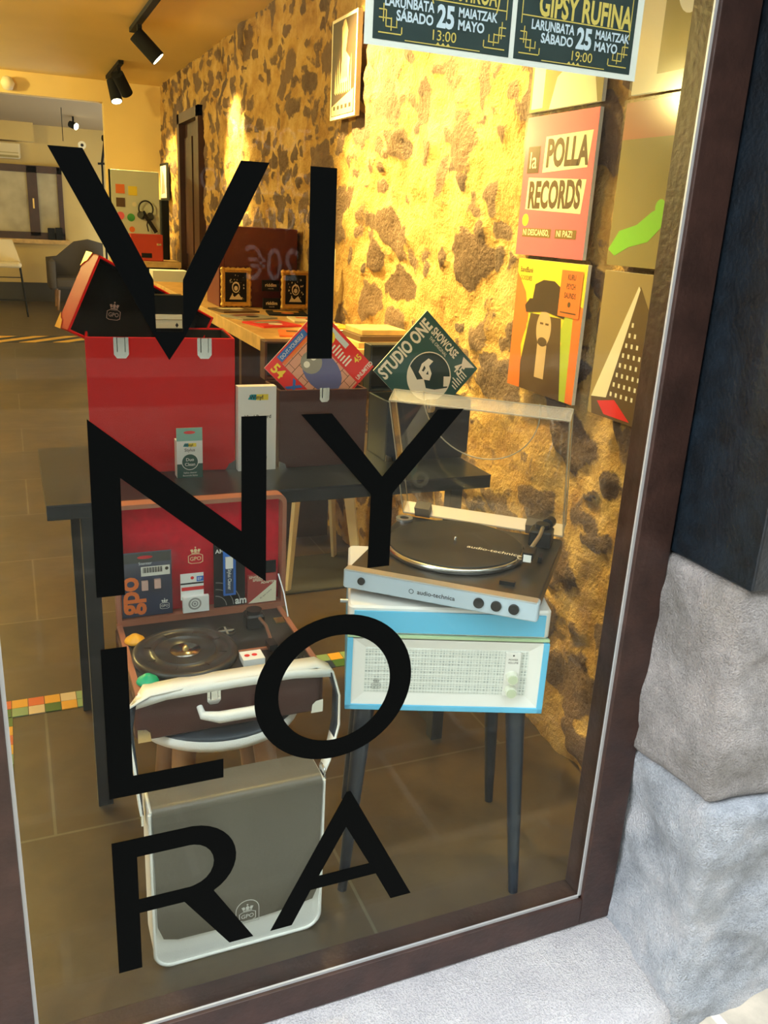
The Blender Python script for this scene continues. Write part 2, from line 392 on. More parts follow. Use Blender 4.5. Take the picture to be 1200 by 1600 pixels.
mb.box(-4, -0.35, 13.4, 13.55, 0, 2.7); mb.box(0.84, 2.6, 13.4, 13.55, 0, 2.7)
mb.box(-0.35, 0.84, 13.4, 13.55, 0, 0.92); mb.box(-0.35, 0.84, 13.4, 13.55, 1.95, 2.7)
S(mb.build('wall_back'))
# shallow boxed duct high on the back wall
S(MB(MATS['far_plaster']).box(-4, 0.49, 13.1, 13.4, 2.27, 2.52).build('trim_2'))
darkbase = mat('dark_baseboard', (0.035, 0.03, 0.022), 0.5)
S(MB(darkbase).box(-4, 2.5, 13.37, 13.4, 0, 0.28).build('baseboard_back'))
# rear window
mb = MB(dwood)
for x0, x1 in ((-0.35, -0.28), (0.36, 0.50), (0.78, 0.85)): mb.box(x0, x1, 13.34, 13.42, 0.97, 1.95)
mb.box(-0.35, 0.85, 13.34, 13.42, 1.86, 1.96); mb.box(-0.35, 0.85, 13.34, 13.42, 0.92, 1.02)
win = S(mb.build('window_1'))
mb = MB(mat('frosted_pane', (0.45, 0.38, 0.24), 0.5, var=0.25, vscale=3)); mb.box(-0.28, 0.36, 13.385, 13.40, 1.02, 1.86); mb.box(0.50, 0.78, 13.385, 13.40, 1.02, 1.86); mb.build('pane', win)
MB(wood).box(-0.4, 0.90, 13.26, 13.4, 0.86, 0.92).build('window_sill', win)
mb = MB(brass); mb.box(0.42, 0.44, 13.30, 13.34, 1.36, 1.50); mb.build('window_handle', win)
# wooden door in the stone wall
mb = MB(dwood); mb.box(WX-0.01, WX+0.03, 5.38, 6.04, 0, 2.05)
for y in (5.40, 5.74):
    mb.box(WX-0.022, WX-0.01, y, y+0.28, 0.25, 1.0); mb.box(WX-0.022, WX-0.01, y, y+0.28, 1.1, 1.95)
dr = S(mb.build('door_1'))
mb = MB(dwood); mb.box(WX-0.06, WX+0.03, 5.30, 5.38, 0, 2.12); mb.box(WX-0.06, WX+0.03, 6.04, 6.12, 0, 2.12); mb.box(WX-0.06, WX+0.03, 5.30, 6.12, 2.05, 2.12); mb.build('door_frame', dr)
MB(blkmet).cyl((WX-0.06, 5.46, 1.02), (WX-0.01, 5.46, 1.02), 0.015).build('door_handle', dr)

# ---- shop front: frame, glass, stone jamb
framem = mat('brown_frame_paint', (0.040, 0.018, 0.013), 0.42, var=0.35, vscale=18, bump=0.15, bscale=80)
bead = mat('pale_glazing_bead', (0.50, 0.52, 0.52), 0.4, 0.3)
GX0, GX1, GZ0, GZ1 = -0.057, 1.053, 0.02, 2.25
mb = MB(framem)
mb.box(GX1, 1.135, -0.012, 0.055, -0.05, 2.33); mb.box(-0.17, GX0, -0.012, 0.055, -0.05, 2.33)
mb.box(-1.45, -1.34, -0.012, 0.055, -0.05, 2.33)

for a_, b_ in ((-1.34, -0.17), (GX0, GX1)): mb.box(a_, b_, -0.012, 0.055, -0.05, GZ0); mb.box(a_, b_, -0.012, 0.055, GZ1, 2.33)
fr = S(mb.build('window_2', bevel=0.002))
mb = MB(bead)
for a, b in ((GX0, GX1), (-1.34, -0.17)):
    mb.box(b-0.006, b, -0.004, 0.0, GZ0, GZ1); mb.box(a, a+0.006, -0.004, 0.0, GZ0, GZ1); mb.box(a, b, -0.004, 0.0, GZ0, GZ0+0.006)
mb.build('glazing_bead', fr)
S(MB(glass).box(GX0+0.001, GX1-0.001, 0.0, 0.008, GZ0, GZ1).build('window_2_glass'))
S(MB(glass).box(-1.339, -0.171, 0.0, 0.008, GZ0, GZ1).build('window_3_glass'))

def granite(name, a, b, c, scale=1.0):
    m = bpy.data.materials.new(name); m.use_nodes = True; nt = m.node_tree; p = nt.nodes['Principled BSDF']; L = nt.links.new
    tc = N(nt, 'ShaderNodeTexCoord'); n1 = N(nt, 'ShaderNodeTexNoise'); n1.inputs['Scale'].default_value = 6*scale; n1.inputs['Detail'].default_value = 12; n1.inputs['Roughness'].default_value = 0.7
    n2 = N(nt, 'ShaderNodeTexNoise'); n2.inputs['Scale'].default_value = 260*scale; n2.inputs['Detail'].default_value = 3
    n4 = N(nt, 'ShaderNodeTexNoise'); n4.inputs['Scale'].default_value = 45*scale; n4.inputs['Detail'].default_value = 8; n4.inputs['Roughness'].default_value = 0.75
    for n in (n1, n2, n4): L(tc.outputs['Object'], n.inputs['Vector'])
    r1 = ramp(nt, [(0.3, a), (0.5, b), (0.68, c)]); L(n1.outputs[0], r1.inputs[0])
    r2 = ramp(nt, [(0.3, (0.66, 0.66, 0.70)), (0.55, (1, 1, 1)), (0.75, (1.12, 1.10, 1.1))]); L(n2.outputs[0], r2.inputs[0])
    mx = N(nt, 'ShaderNodeMix', data_type='RGBA', blend_type='MULTIPLY'); mx.inputs['Factor'].default_value = 0.8
    L(r1.outputs[0], mx.inputs['A']); L(r2.outputs[0], mx.inputs['B']); L(mx.outputs['Result'], p.inputs['Base Color']); p.inputs['Roughness'].default_value = 0.8
    h = N(nt, 'ShaderNodeMath', operation='MULTIPLY_ADD'); L(n4.outputs[0], h.inputs[0]); h.inputs[1].default_value = 1.5; L(n2.outputs[0], h.inputs[2])
    bp = N(nt, 'ShaderNodeBump'); bp.inputs['Strength'].default_value = 0.9; bp.inputs['Distance'].default_value = 0.012
    L(h.outputs[0], bp.inputs['Height']); L(bp.outputs[0], p.inputs['Normal']); return m
gran_u = granite('granite_grey', (0.20, 0.19, 0.16), (0.38, 0.36, 0.34), (0.60, 0.56, 0.53))
gran_l = granite('granite_pale', (0.24, 0.27, 0.30), (0.52, 0.56, 0.60), (0.74, 0.74, 0.75))
gran_s = granite('granite_sill', (0.60, 0.59, 0.60), (0.76, 0.74, 0.74), (0.86, 0.84, 0.82))
def rough_block(name, x0, x1, y0, y1, z0, z1, m, amp=0.01, r=0.03, seed=0):
    """block with worn corner at the reveal; grid of the outer skin (reveal face + street face)"""
    nz = int((z1-z0)/0.012)+1
    path = []
    k = 26
    for i in range(k+1): path.append((x0, y1+(y0+r-y1)*i/k, -1, 0))
    for i in range(1, 8):
        a = R(90*i/8); path.append((x0+r-r*math.cos(a), y0+r-r*math.sin(a), -math.cos(a), -math.sin(a)))
    for i in range(60): path.append((x0+r+(x1-x0-r)*i/59, y0, 0, -1))
    V = []; F = []; n = len(path)
    for j in range(nz+1):
        z = z0+(z1-z0)*j/nz; ed = min(z-z0, z1-z); rb = 0.012*max(0, 1-ed/0.018)**2
        for (x, y, nx, ny) in path:
            q = Vector((x*5+seed, y*5, z*5)); d = amp*(noise.fractal(q, 0.9, 2.1, 5))+amp*0.8*noise.noise(q*0.5)-rb
            V.append((x+nx*d, y+ny*d, z))
    for j in range(nz):
        for i in range(n-1):
            a = j*n+i; F.append((a, a+1, a+n+1, a+n))
    # top and bottom caps (fan strips to the back corner)
    b = len(V); V.append((x1, y1, z0)); V.append((x1, y1, z1))
    for i in range(n-1): F.append((b, i+1, i)); F.append((b+1, nz*n+i, nz*n+i+1))
    me = bpy.data.meshes.new(name); me.from_pydata(V, [], F); me.materials.append(m); me.polygons.foreach_set('use_smooth', [True]*len(F)); me.update()
    o = bpy.data.objects.new(name, me); C.objects.link(o); return S(o)
rough_block('wall_front_upper_block', 1.135, 1.9, -0.215, 0.05, 0.385, 0.825, gran_u, 0.016, 0.025, 3)
rough_block('wall_front_lower_block', 1.130, 1.9, -0.245, 0.05, -0.25, 0.385, gran_l, 0.022, 0.025, 8)
# dark timber cladding above the stone
dk = mat('dark_timber_cladding', (0.0035, 0.008, 0.013), 0.4, var=0.5, vscale=25, bump=0.2, bscale=120)
mb = MB(dk); mb.box(1.14, 2.2, -0.215, 0.05, 0.83, 2.9)
mb.box(1.17, 2.2, -0.222, -0.215, 0.9, 2.8)
S(mb.build('wall_front_cladding', bevel=0.006))
facade = mat('street_facade_stone', (0.42, 0.38, 0.32), 0.8, var=0.2, vscale=2.5, bump=0.3, bscale=20)
mb = MB(facade); mb.box(-6, 1.135, -0.2, 0.05, 2.33, 9); mb.box(1.135, 7, -0.2, 0.05, 2.9, 9); mb.box(2.2, 7, -0.22, 0.05, -0.3, 2.9); mb.box(-6, -1.45, -0.2, 0.05, -0.3, 2.33)
S(mb.build('wall_front_facade'))
# sill and pavement
mb = MB(gran_s)
nx, ny = 120, 14; V = []; F = []
for j in range(ny+1):
    for i in range(nx+1):
        x = -1.5+2.68*i/nx; y = 0.0-0.235*j/ny; z = -0.052-0.03*(j/ny)+0.004*noise.fractal(Vector((x*9, y*9, 0)), 0.9, 2, 4)
        if j == ny: z -= 0.004
        V.append((x, y, z))
for j in range(ny):
    for i in range(nx): a = j*(nx+1)+i; F.append((a, a+nx+1, a+nx+2, a+1))
V2 = len(V)
for i in range(nx+1): x = -1.5+2.68*i/nx; V.append((x, -0.238, -0.2))
for i in range(nx): a = ny*(nx+1)+i; F.append((a, V2+i, V2+i+1, a+1))
mb.add(V, F, True); S(mb.build('trim_3'))
pave = tile_material('paving_slabs', (0.44, 0.40, 0.32), (0.34, 0.31, 0.25), (0.62, 0.58, 0.50), 0.62, 0.42, 0.012, 0.7, 0.5, 0.4)
S(MB(pave).box(-14, 14, -6.0, -0.2, -0.25, -0.13).build('floor_pavement'))
road = mat('dark_kerb_stone', (0.16, 0.14, 0.12), 0.8, var=0.2, vscale=3)
S(MB(road).box(-14, 14, -7.35, -6.0, -0.27, -0.13).build('floor_kerb'))
# building across the street
opp = mat('opposite_facade', (0.20, 0.17, 0.13), 0.8, var=0.25, vscale=1.5, bump=0.3, bscale=10)
oppd = mat('opposite_shop_dark', (0.03, 0.03, 0.03), 0.25)
oppp = mat('opposite_plinth', (0.62, 0.58, 0.50), 0.7)
mb = MB(opp); mb.box(-14, 14, -8.2, -7.4, -0.2, 9.5)
S(mb.build('wall_opposite'))
S(MB(oppp).box(-14, 14, -7.42, -7.35, -0.2, 0.05).build('trim_4'))
mb = MB(oppd); mb.box(0.6, 5.2, -7.42, -7.38, 0.5, 3.0)
pn = S(mb.build('window_4'))
mb = MB(opp)
for x0 in (-6, -3, 6.5, 9.5):
    mb.use(oppd); mb.box(x0, x0+1.8, -7.42, -7.39, 0.05, 2.6)
for x0 in (-6, -2.5, 1, 4.5, 8):
    mb.box(x0, x0+1.2, -7.42, -7.39, 4.2, 6.2)
S(mb.build('window_5'))
# hand-painted words on the shop window across the street (read backwards as a reflection in the glass)
for t, xr, z, sz, wh in (('TODO', 2.80, 2.02, 0.30, 'top line'), ('CALZADO', 2.82, 1.62, 0.30, 'second line'), ('ROPA', 2.80, 1.30, 0.30, 'third line'), ('20€', 2.70, 0.82, 0.44, 'large price at the bottom')):
    mb = MB(white).frame((0, -7.365, 0), (-1, 0, 0), (0, 0, 1), (0, 1, 0)); mb.text(t, -xr, z, sz, 0.0, sx=0.78, bold=0.006)
    tag(mb.build('painted_word'), f'white handwritten {t}, {wh} of writing reflected from across the street', 'lettering')

# ================================================================== WINDOW LETTERING
def ell(cx_, cy_, rx, ry, n=64, rot=0): return [(cx_+rx*math.cos(2*math.pi*k/n), cy_+ry*math.sin(2*math.pi*k/n)) for k in range(n)]
def arcpts(cx_, cy_, r, a0, a1, n=14, ry=None): return [(cx_+r*math.cos(R(a0+(a1-a0)*k/n)), cy_+(ry or r)*math.sin(R(a0+(a1-a0)*k/n))) for k in range(n+1)]
LET = [
 ('V', [(0.056, 1.471), (0.097, 1.471), (0.171, 1.328), (0.178, 1.314), (0.1795, 1.246), (0.2155, 1.246), (0.217, 1.315), (0.223, 1.328), (0.297, 1.471), (0.336, 1.471), (0.2175, 1.238), (0.196, 1.207), (0.178, 1.238)], [], 'first of the top row, left of the letter I'),
 ('I', [(0.394, 1.471), (0.433, 1.471), (0.434, 1.207), (0.395, 1.207)], [], 'plain upright bar at the end of the top row'),
 ('N', [(0.083, 1.128), (0.297, 0.946), (0.297, 1.124), (0.335, 1.124), (0.336, 0.858), (0.123, 1.042), (0.122, 0.862), (0.082, 0.862)], [], 'in the second row, before the Y'),
 ('Y', [(0.388, 1.124), (0.437, 1.124), (0.526, 1.018), (0.617, 1.124), (0.664, 1.124), (0.546, 0.989), (0.547, 0.862), (0.508, 0.862), (0.508, 0.989)], [], 'in front of the silver turntable'),
 ('L', [(0.083, 0.777), (0.121, 0.777), (0.121, 0.547), (0.266, 0.547), (0.266, 0.511), (0.083, 0.511)], [], 'in the third row, left of the round O'),
 ('O', ell(0.460, 0.645, 0.142, 0.138), [ell(0.460, 0.645, 0.101, 0.101)], 'round ring between the suitcase player and the blue cabinet'),
 ('R', [(0.082, 0.426), (0.212, 0.426)]+arcpts(0.207, 0.349, 0.080, 85, -60, 14, 0.077)+[(0.318, 0.157), (0.274, 0.157), (0.196, 0.273), (0.121, 0.273), (0.121, 0.155), (0.082, 0.155)],
   [[(0.121, 0.389), (0.207, 0.389)]+arcpts(0.207, 0.346, 0.041, 80, -80, 10, 0.043)+[(0.207, 0.302), (0.121, 0.302)]], 'in the bottom row, over the white bag'),
 ('A', [(0.489, 0.428), (0.497, 0.428), (0.634, 0.158), (0.591, 0.158), (0.556, 0.228), (0.426, 0.228), (0.391, 0.158), (0.350, 0.158)], [[(0.491, 0.352), (0.541, 0.256), (0.441, 0.256)]], 'last of the bottom row, beside the cabinet leg'),
]
for ch, pts, holes, where in LET:
    mb = MB(BLACK).frame((0, -0.0002, 0), (1, 0, 0), (0, 0, 1), (0, -1, 0)); mb.poly(pts, 0, 0.0006, holes)
    tag(mb.build('vinyl_letter'), f'black vinyl letter {ch}, {where}', 'letter')

# ---- concert flyers on the glass
mb = MB(white).frame((0, 0.0125, 0), (1, 0, 0), (0, 0, 1), (0, -1, 0)); X0, X1, Z0, Z1 = 0.470, 0.925, 1.632, 1.95
mb.rect(X0, X1, Z0, Z1, 0.0, 0.0006)
darkp = mat('flyer_dark_teal', (0.008, 0.03, 0.032), 0.5); goldl = mat('flyer_gold', (0.72, 0.55, 0.12), 0.5)
lb = mat('flyer_pale_blue', (0.62, 0.72, 0.85), 0.5)
mb.use(darkp); xm = 0.700
mb.rect(X0+0.012, xm-0.004, Z0+0.008, Z1-0.01, 0.0009); mb.rect(xm+0.004, X1-0.012, Z0+0.008, Z1-0.01, 0.0009)
mb.use(mat('flyer_sky', (0.25, 0.38, 0.48), 0.5)); mb.rect(X0+0.03, xm-0.02, 1.765, Z1-0.03, 0.0011); mb.rect(xm+0.03, X1-0.03, 1.765, Z1-0.03, 0.0011)
mb.use(skin); mb.disc(0.812, 1.80, 0.042, 0.0013); mb.disc(0.60, 1.83, 0.04, 0.0013)
mb.use(goldl)
for a, b in ((X0+0.020, xm-0.012), (xm+0.012, X1-0.020)):
    for (p_, q_) in ((a, a+0.0015), (b-0.0015, b)): mb.rect(p_, q_, Z0+0.055, Z1-0.02, 0.0014)
    mb.rect(a+0.04, b-0.04, Z0+0.0100, Z0+0.0112, 0.0014)
    for sgn, e in ((1, a), (-1, b)):
        for (u0, u1, v0, v1) in ((0, .034, .016, .0175), (.034, .0355, .0175, .026), (.01, .028, .024, .0255), (.026, .0275, .024, .034), (.01, .0115, .024, .045), (0, .018, .034, .0355), (.018, .0195, .020, .036), (0, .010, .044, .0455), (.006, .0075, .03, .052)):
            lo, hi = sorted((e+sgn*u0, e+sgn*u1)); mb.rect(lo, hi, Z0+v0, Z0+v1, 0.0014)
    c = (a+b)/2
    for d in (-0.008, 0, 0.008): mb.poly([(c+d-0.003, Z0+0.0112), (c+d+0.003, Z0+0.0112), (c+d, Z0+0.0145)], 0.0015)
    mb.rect(a, b, 1.6975, 1.699, 0.0014)
mb.text('BERTXE! (AKUSTIKOA)', 0.584, 1.702, 0.036, 0.0016, align='CENTER', bold=0.02, sx=0.50)
mb.text('GIPSY RUFINA', 0.822, 1.701, 0.042, 0.0016, align='CENTER', bold=0.03, sx=0.62)
for c in (0.591, 0.823):
    mb.use(lb)
    mb.text('LARUNBATA', c-0.019, 1.682, 0.0175, 0.0016, align='RIGHT', bold=0.03, sx=0.74); mb.text('SÁBADO', c-0.019, 1.666, 0.0175, 0.0016, align='RIGHT', bold=0.03, sx=0.82)
    mb.text('25', c, 1.666, 0.038, 0.0016, align='CENTER', bold=0.04, sx=0.72)
    mb.text('MAIATZAK', c+0.019, 1.682, 0.0165, 0.0016, bold=0.03, sx=0.76); mb.text('MAYO', c+0.019, 1.666, 0.0175, 0.0016, bold=0.03, sx=0.85)
    mb.use(goldl); mb.text('13:00' if c < 0.7 else '19:00', c-0.002, 1.6485, 0.0185, 0.0016, align='CENTER', sx=1.0)
tag(mb.build('concert_flyer'), 'dark teal double concert flyer with gold lettering hung at the top of the glass', 'poster')

# ================================================================== RADIO CABINET ON LEGS
CAB = thing('record_cabinet', 'light blue and white cabinet with speaker grille on four tapered black legs', 'cabinet', (0.559, 0.205, 0.0), -20.5)
# local: x along the front, y to the back
W, D_ = 0.405, 0.345
mb = MB(cabw); mb.rbox(0.0, W, 0.012, D_, 0.628, 0.69, 0.012, 0.004)
mb.build('lid', CAB)
mb = MB(blue); mb.box(0.012, W-0.012, 0.008, 0.013, 0.636, 0.681)
mb.build('lid_panel', CAB)
mb = MB(blue)
z0, z1 = 0.465, 0.628
mb.box(0, W, 0.012, D_, z0, z0+0.010); mb.box(0, W, 0.012, D_, z1-0.003, z1)
mb.box(0, 0.010, 0.012, D_, z0, z1); mb.box(W-0.010, W, 0.012, D_, z0, z1); mb.box(0, W, D_-0.008, D_, z0, z1)
mb.box(0, W, 0.0, 0.013, z0, z0+0.012); mb.box(0, 0.012, 0.0, 0.013, z0, z1-0.004); mb.box(W-0.012, W, 0.0, 0.013, z0, z1-0.004)
mb.use(mat('sage_line', (0.45, 0.6, 0.35), 0.4)); mb.box(0.0, W, 0.004, 0.012, z1-0.003, z1+0.0035)
mb.build('body', CAB, bevel=0.0015)
mb = MB(cabw)
a0, a1, b0, b1 = 0.012, W-0.012, z0+0.012, z1-0.004; c0, c1, d0, d1 = 0.038, W-0.038, z0+0.036, z1-0.026
out = [(a0, b0), (a1, b0), (a1, b1), (a0, b1)]; inn = [(c0, d0), (c1, d0), (c1, d1), (c0, d1)]
V = [(x, 0.003, z) for x, z in out]+[(x, 0.010, z) for x, z in inn]
mb.add(V, [(i, (i+1) % 4, (i+1) % 4+4, i+4) for i in range(4)]); mb.box(a0, a1, 0.011, 0.014, b0, b1)
mb.build('grille_surround', CAB)
gm = bpy.data.materials.new('woven_grille'); gm.use_nodes = True; nt = gm.node_tree; p = nt.nodes['Principled BSDF']
tc = N(nt, 'ShaderNodeTexCoord'); br = N(nt, 'ShaderNodeTexBrick'); br.offset = 0.0; br.inputs['Scale'].default_value = 1
mp = N(nt, 'ShaderNodeMapping'); mp.inputs['Rotation'].default_value = (R(-90), 0, 0)
br.inputs['Brick Width'].default_value = 0.0062; br.inputs['Row Height'].default_value = 0.0062; br.inputs['Mortar Size'].default_value = 0.0011; br.inputs['Mortar Smooth'].default_value = 0.2
br.inputs['Color1'].default_value = (0.42, 0.46, 0.44, 1); br.inputs['Color2'].default_value = (0.60, 0.62, 0.58, 1); br.inputs['Mortar'].default_value = (0.82, 0.82, 0.78, 1)
nt.links.new(tc.outputs['Object'], mp.inputs[0]); nt.links.new(mp.outputs[0], br.inputs[0]); nt.links.new(br.outputs[0], p.inputs['Base Color'])
mb = MB(gm); mb.box(c0, c1, 0.0095, 0.0115, d0, d1)
mb.use(mat('grille_thread', (0.80, 0.80, 0.76), 0.5))
x = c0+0.006
while x < c1: mb.box(x-0.0006, x+0.0006, 0.0083, 0.0095, d0, d1); x += 0.0093
z = d0+0.005
while z < d1: mb.box(c0, c1, 0.0083, 0.0095, z-0.0006, z+0.0006); z += 0.0093
mb.build('speaker_grille', CAB)
mb = MB(mat('badge_grey', (0.35, 0.37, 0.36), 0.3, 0.6)).frame((0, 0.0078, 0), (1, 0, 0), (0, 0, 1), (0, -1, 0)); crest(mb, 0.062, d0+0.016, 0.018, 0.0)
mb.build('badge', CAB)
mb = MB(cabw); mb.box(0.320, 0.350, 0.003, 0.0095, d0+0.003, d1-0.002); mb.use(blk).frame((0, 0.0026, 0), (1, 0, 0), (0, 0, 1), (0, -1, 0)); mb.disc(0.335, d1-0.007, 0.0018); 
mb.text('POWER', 0.335, d1-0.018, 0.0055, 0, align='CENTER'); mb.text('VOLUME', 0.335, d1-0.025, 0.0055, 0, align='CENTER'); mb.build('control_plate', CAB)
for zz in (0.548, 0.517):
    mb = MB(mat('ivory_knob', (0.78, 0.78, 0.66), 0.3)); mb.cyl((0.335, 0.004, zz), (0.335, -0.012, zz), 0.0125, 0.0115, 24); mb.use(mat('knob_face', (0.55, 0.60, 0.42), 0.35)); mb.cyl((0.335, -0.012, zz), (0.335, -0.0135, zz), 0.0095, 0.0090, 24)
    mb.build('control_knob', CAB)
for (tx, ty, bx, by) in ((0.045, 0.05, 0.012, 0.015), (0.360, 0.05, 0.395, 0.015), (0.05, 0.30, 0.018, 0.335), (0.355, 0.30, 0.39, 0.335)):
    mb = MB(navy); mb.cyl((bx, by, 0.0), (tx, ty, 0.465), 0.0105, 0.0215, 20); mb.build('leg', CAB)
mb = MB(steel); mb.cyl((-0.016, 0.10, 0.66), (0.0, 0.10, 0.66), 0.004); mb.build('hinge_pin', CAB)

# ================================================================== SILVER TURNTABLE
TT = thing('turntable', 'silver and black turntable with open clear dust cover on the light blue cabinet', 'turntable', (0.580, 0.278, 0.69), -41.3)
dark = mat('turntable_top', (0.016, 0.015, 0.013), 0.35)
mb = MB(dark); mb.rbox(0.0, 0.385, 0.012, 0.375, 0.020, 0.052, 0.012, 0.003); mb.build('plinth', TT)
mb = MB(silverp); mb.rbox(-0.004, 0.389, -0.010, 0.016, 0.014, 0.0545, 0.006, 0.003)
mb.use(steel); mb.box(0.0, 0.385, -0.0105, 0.012, 0.0525, 0.0555)
mb.use(blk).frame((0, -0.0105, 0), (1, 0, 0), (0, 0, 1), (0, -1, 0)); mb.text('audio-technica', 0.190, 0.029, 0.013, 0.0, align='CENTER', bold=0.01)
mb.ringp(0.140, 0.0325, 0.005, 0.0012, 0.0)
mb.build('front_panel', TT)
for x in (0.275, 0.309, 0.343):
    mb = MB(blk); mb.cyl((x, -0.008, 0.034), (x, -0.0145, 0.034), 0.0105, 0.0100, 24); mb.build('button', TT)
mb = MB(blk); mb.cyl((0.036, -0.008, 0.035), (0.036, -0.014, 0.035), 0.008, 0.0075, 20); 
mb.build('speed_dial', TT)
for x, y in ((0.055, 0.05), (0.330, 0.05), (0.055, 0.33), (0.330, 0.33)):
    mb = MB(blk); mb.lathe([(0.022, 0), (0.026, 0.004), (0.026, 0.021)], 24, (x, y, 0)); mb.build('foot', TT)
px, py = 0.172, 0.205
mb = MB(mat('platter_aluminium', (0.7, 0.7, 0.68), 0.25, 1.0)); mb.lathe([(0.145, 0.052), (0.150, 0.054), (0.150, 0.063), (0.147, 0.065), (0.0, 0.065)], 72, (px, py, 0)); mb.build('platter', TT)
mb = MB(mat('rubber_mat', (0.012, 0.012, 0.011), 0.55)); mb.lathe([(0.144, 0.0655), (0.144, 0.0675), (0.142, 0.068), (0.0, 0.068)], 72, (px, py, 0))
mb.use(cream).at((px+0.03, py-0.02, 0.0684), (0, 0, -8)); mb.text('audio-technica', 0.0, 0.0, 0.020, 0.0, bold=0.01, rot=5); mb.ringp(0.100+0.02, 0.006, 0.009, 0.002, 0.0)
mb.build('slipmat', TT)
MB(chrome).lathe([(0.0035, 0.068), (0.0035, 0.078), (0.002, 0.081), (0.0, 0.0812)], 16, (px, py, 0)).build('spindle', TT)
ta = thing('tonearm_part', None, None); ta.name = 'tonearm'; ta.parent = TT
mb = MB(blk); mb.rbox(0.315, 0.365, 0.295, 0.350, 0.052, 0.088, 0.008, 0.003); mb.cyl((0.34, 0.33, 0.085), (0.34, 0.33, 0.098), 0.016, n=24); mb.cyl((0.348, 0.345, 0.092), (0.352, 0.372, 0.092), 0.013, n=20)
mb.build('tonearm_base', ta)
MB(mat('arm_metal', (0.45, 0.42, 0.36), 0.3, 0.8)).tube([(0.342, 0.33, 0.093), (0.344, 0.26, 0.092), (0.338, 0.19, 0.088)], 0.0045, 10).build('arm_tube', ta)
mb = MB(blk); mb.box(0.326, 0.348, 0.150, 0.195, 0.074, 0.090); mb.use(white); mb.box(0.329, 0.345, 0.148, 0.158, 0.071, 0.086); mb.build('cartridge', ta)
ta.empty_display_size = 0.02
mb = MB(blk); mb.box(0.352, 0.360, 0.205, 0.232, 0.052, 0.064); mb.build('arm_rest', TT)
mb = MB(blk); mb.box(0.300, 0.330, 0.055, 0.067, 0.052, 0.060); mb.build('cue_switch', TT)
mb = MB(steel); mb.ringp(0.016, 0.340, 0.020, 0.009, 0.052, 0.058); mb.use(blk); mb.disc(0.016, 0.340, 0.010, 0.052, 0.057); mb.build('single_adapter', TT)
# dust cover, hinged at the back, raised at 56 degrees
DC = thing('x', None, None, (0, 0.375, 0.058)); DC.name = 'dust_cover_assembly'; DC.parent = TT; DC.rotation_euler = (R(-62), 0, 0)
t = 0.0035; L_, H_ = 0.340, 0.040
mb = MB(acryl)
mb.box(0.002, 0.383, -L_, 0, 0.036, 0.036+t)        # large pane
mb.use(mat('acrylic_painted_sheen', (0.80, 0.70, 0.60), 0.25, alpha=0.28)); mb.box(0.002, 0.383, -L_, -L_+t, 0.0, 0.036); mb.use(mat('acrylic_painted_glare', (0.92, 0.82, 0.72), 0.3, alpha=0.6)); mb.box(0.002, 0.383, -t, 0, 0.0, 0.036); mb.use(acryl)  # front and back rims: reflected light painted in as a pale cloudy colour
mb.box(0.002, 0.002+t, -L_+t, -t, 0.0, 0.036); mb.box(0.383-t, 0.383, -L_+t, -t, 0.0, 0.036)
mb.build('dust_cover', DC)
edge = mat('acrylic_edge', (0.62, 0.55, 0.42), 0.2, alpha=0.55)
mb = MB(edge)
for (p_, q_) in (((0.002, -L_, 0.038), (0.383, -L_, 0.038)), ((0.002, -L_, 0.0), (0.383, -L_, 0.0)), ((0.002, 0, 0.038), (0.383, 0, 0.038)), ((0.002, -L_, 0.038), (0.002, 0, 0.038)),
                 ((0.383, -L_, 0.038), (0.383, 0, 0.038)), ((0.002, -L_, 0), (0.002, 0, 0)), ((0.383, -L_, 0), (0.383, 0, 0)), ((0.002, 0, 0), (0.383, 0, 0)),
                 ((0.002, -L_, 0), (0.002, -L_, 0.038)), ((0.383, -L_, 0), (0.383, -L_, 0.038))):
    mb.cyl(p_, q_, 0.0014, n=6)
mb.tube([(0.192+0.125*math.cos(R(a)), -0.325+0.150*math.sin(R(a)), 0.0345) for a in range(-8, 189, 7)], 0.0016, 6)
mb.build('cover_edge', DC)
for x in (0.05, 0.315):
    mb = MB(mat('smoky_hinge', (0.10, 0.08, 0.07), 0.6, alpha=0.8)); mb.box(x-0.018, x+0.018, -0.024, 0.004, -0.002, 0.022); mb.build('hinge', DC)

# ================================================================== METAL TABLE
TB = thing('display_table', 'dark perforated sheet metal table holding the red case and record crates', 'table', (0.036, 0.672, 0))
pm = bpy.data.materials.new('perforated_metal'); pm.use_nodes = True; nt = pm.node_tree; p = nt.nodes['Principled BSDF']; p.inputs['Metallic'].default_value = 0.5; p.inputs['Roughness'].default_value = 0.28
tc = N(nt, 'ShaderNodeTexCoord'); mp = N(nt, 'ShaderNodeMapping'); mp.inputs['Scale'].default_value = (28, 40, 1)
vo = N(nt, 'ShaderNodeTexVoronoi'); vo.inputs['Scale'].default_value = 1; vo.inputs['Randomness'].default_value = 0
r = ramp(nt, [(0.17, (0.0, 0.0, 0.0)), (0.19, (0.018, 0.024, 0.030))])
nt.links.new(tc.outputs['Object'], mp.inputs[0]); nt.links.new(mp.outputs[0], vo.inputs[0]); nt.links.new(vo.outputs['Distance'], r.inputs[0]); nt.links.new(r.outputs[0], p.inputs['Base Color'])
MB(pm).box(0, 1.095, 0.0, 0.50, 0.786, 0.79).build('table_top', TB)
mb = MB(blkmet); mb.box(0, 1.095, 0.0, 0.012, 0.755, 0.786); mb.box(0, 0.012, 0.012, 0.50, 0.755, 0.786); mb.box(1.083, 1.095, 0.012, 0.50, 0.755, 0.786); mb.box(0.012, 1.083, 0.488, 0.50, 0.755, 0.786)
mb.build('table_rim', TB, bevel=0.0015)
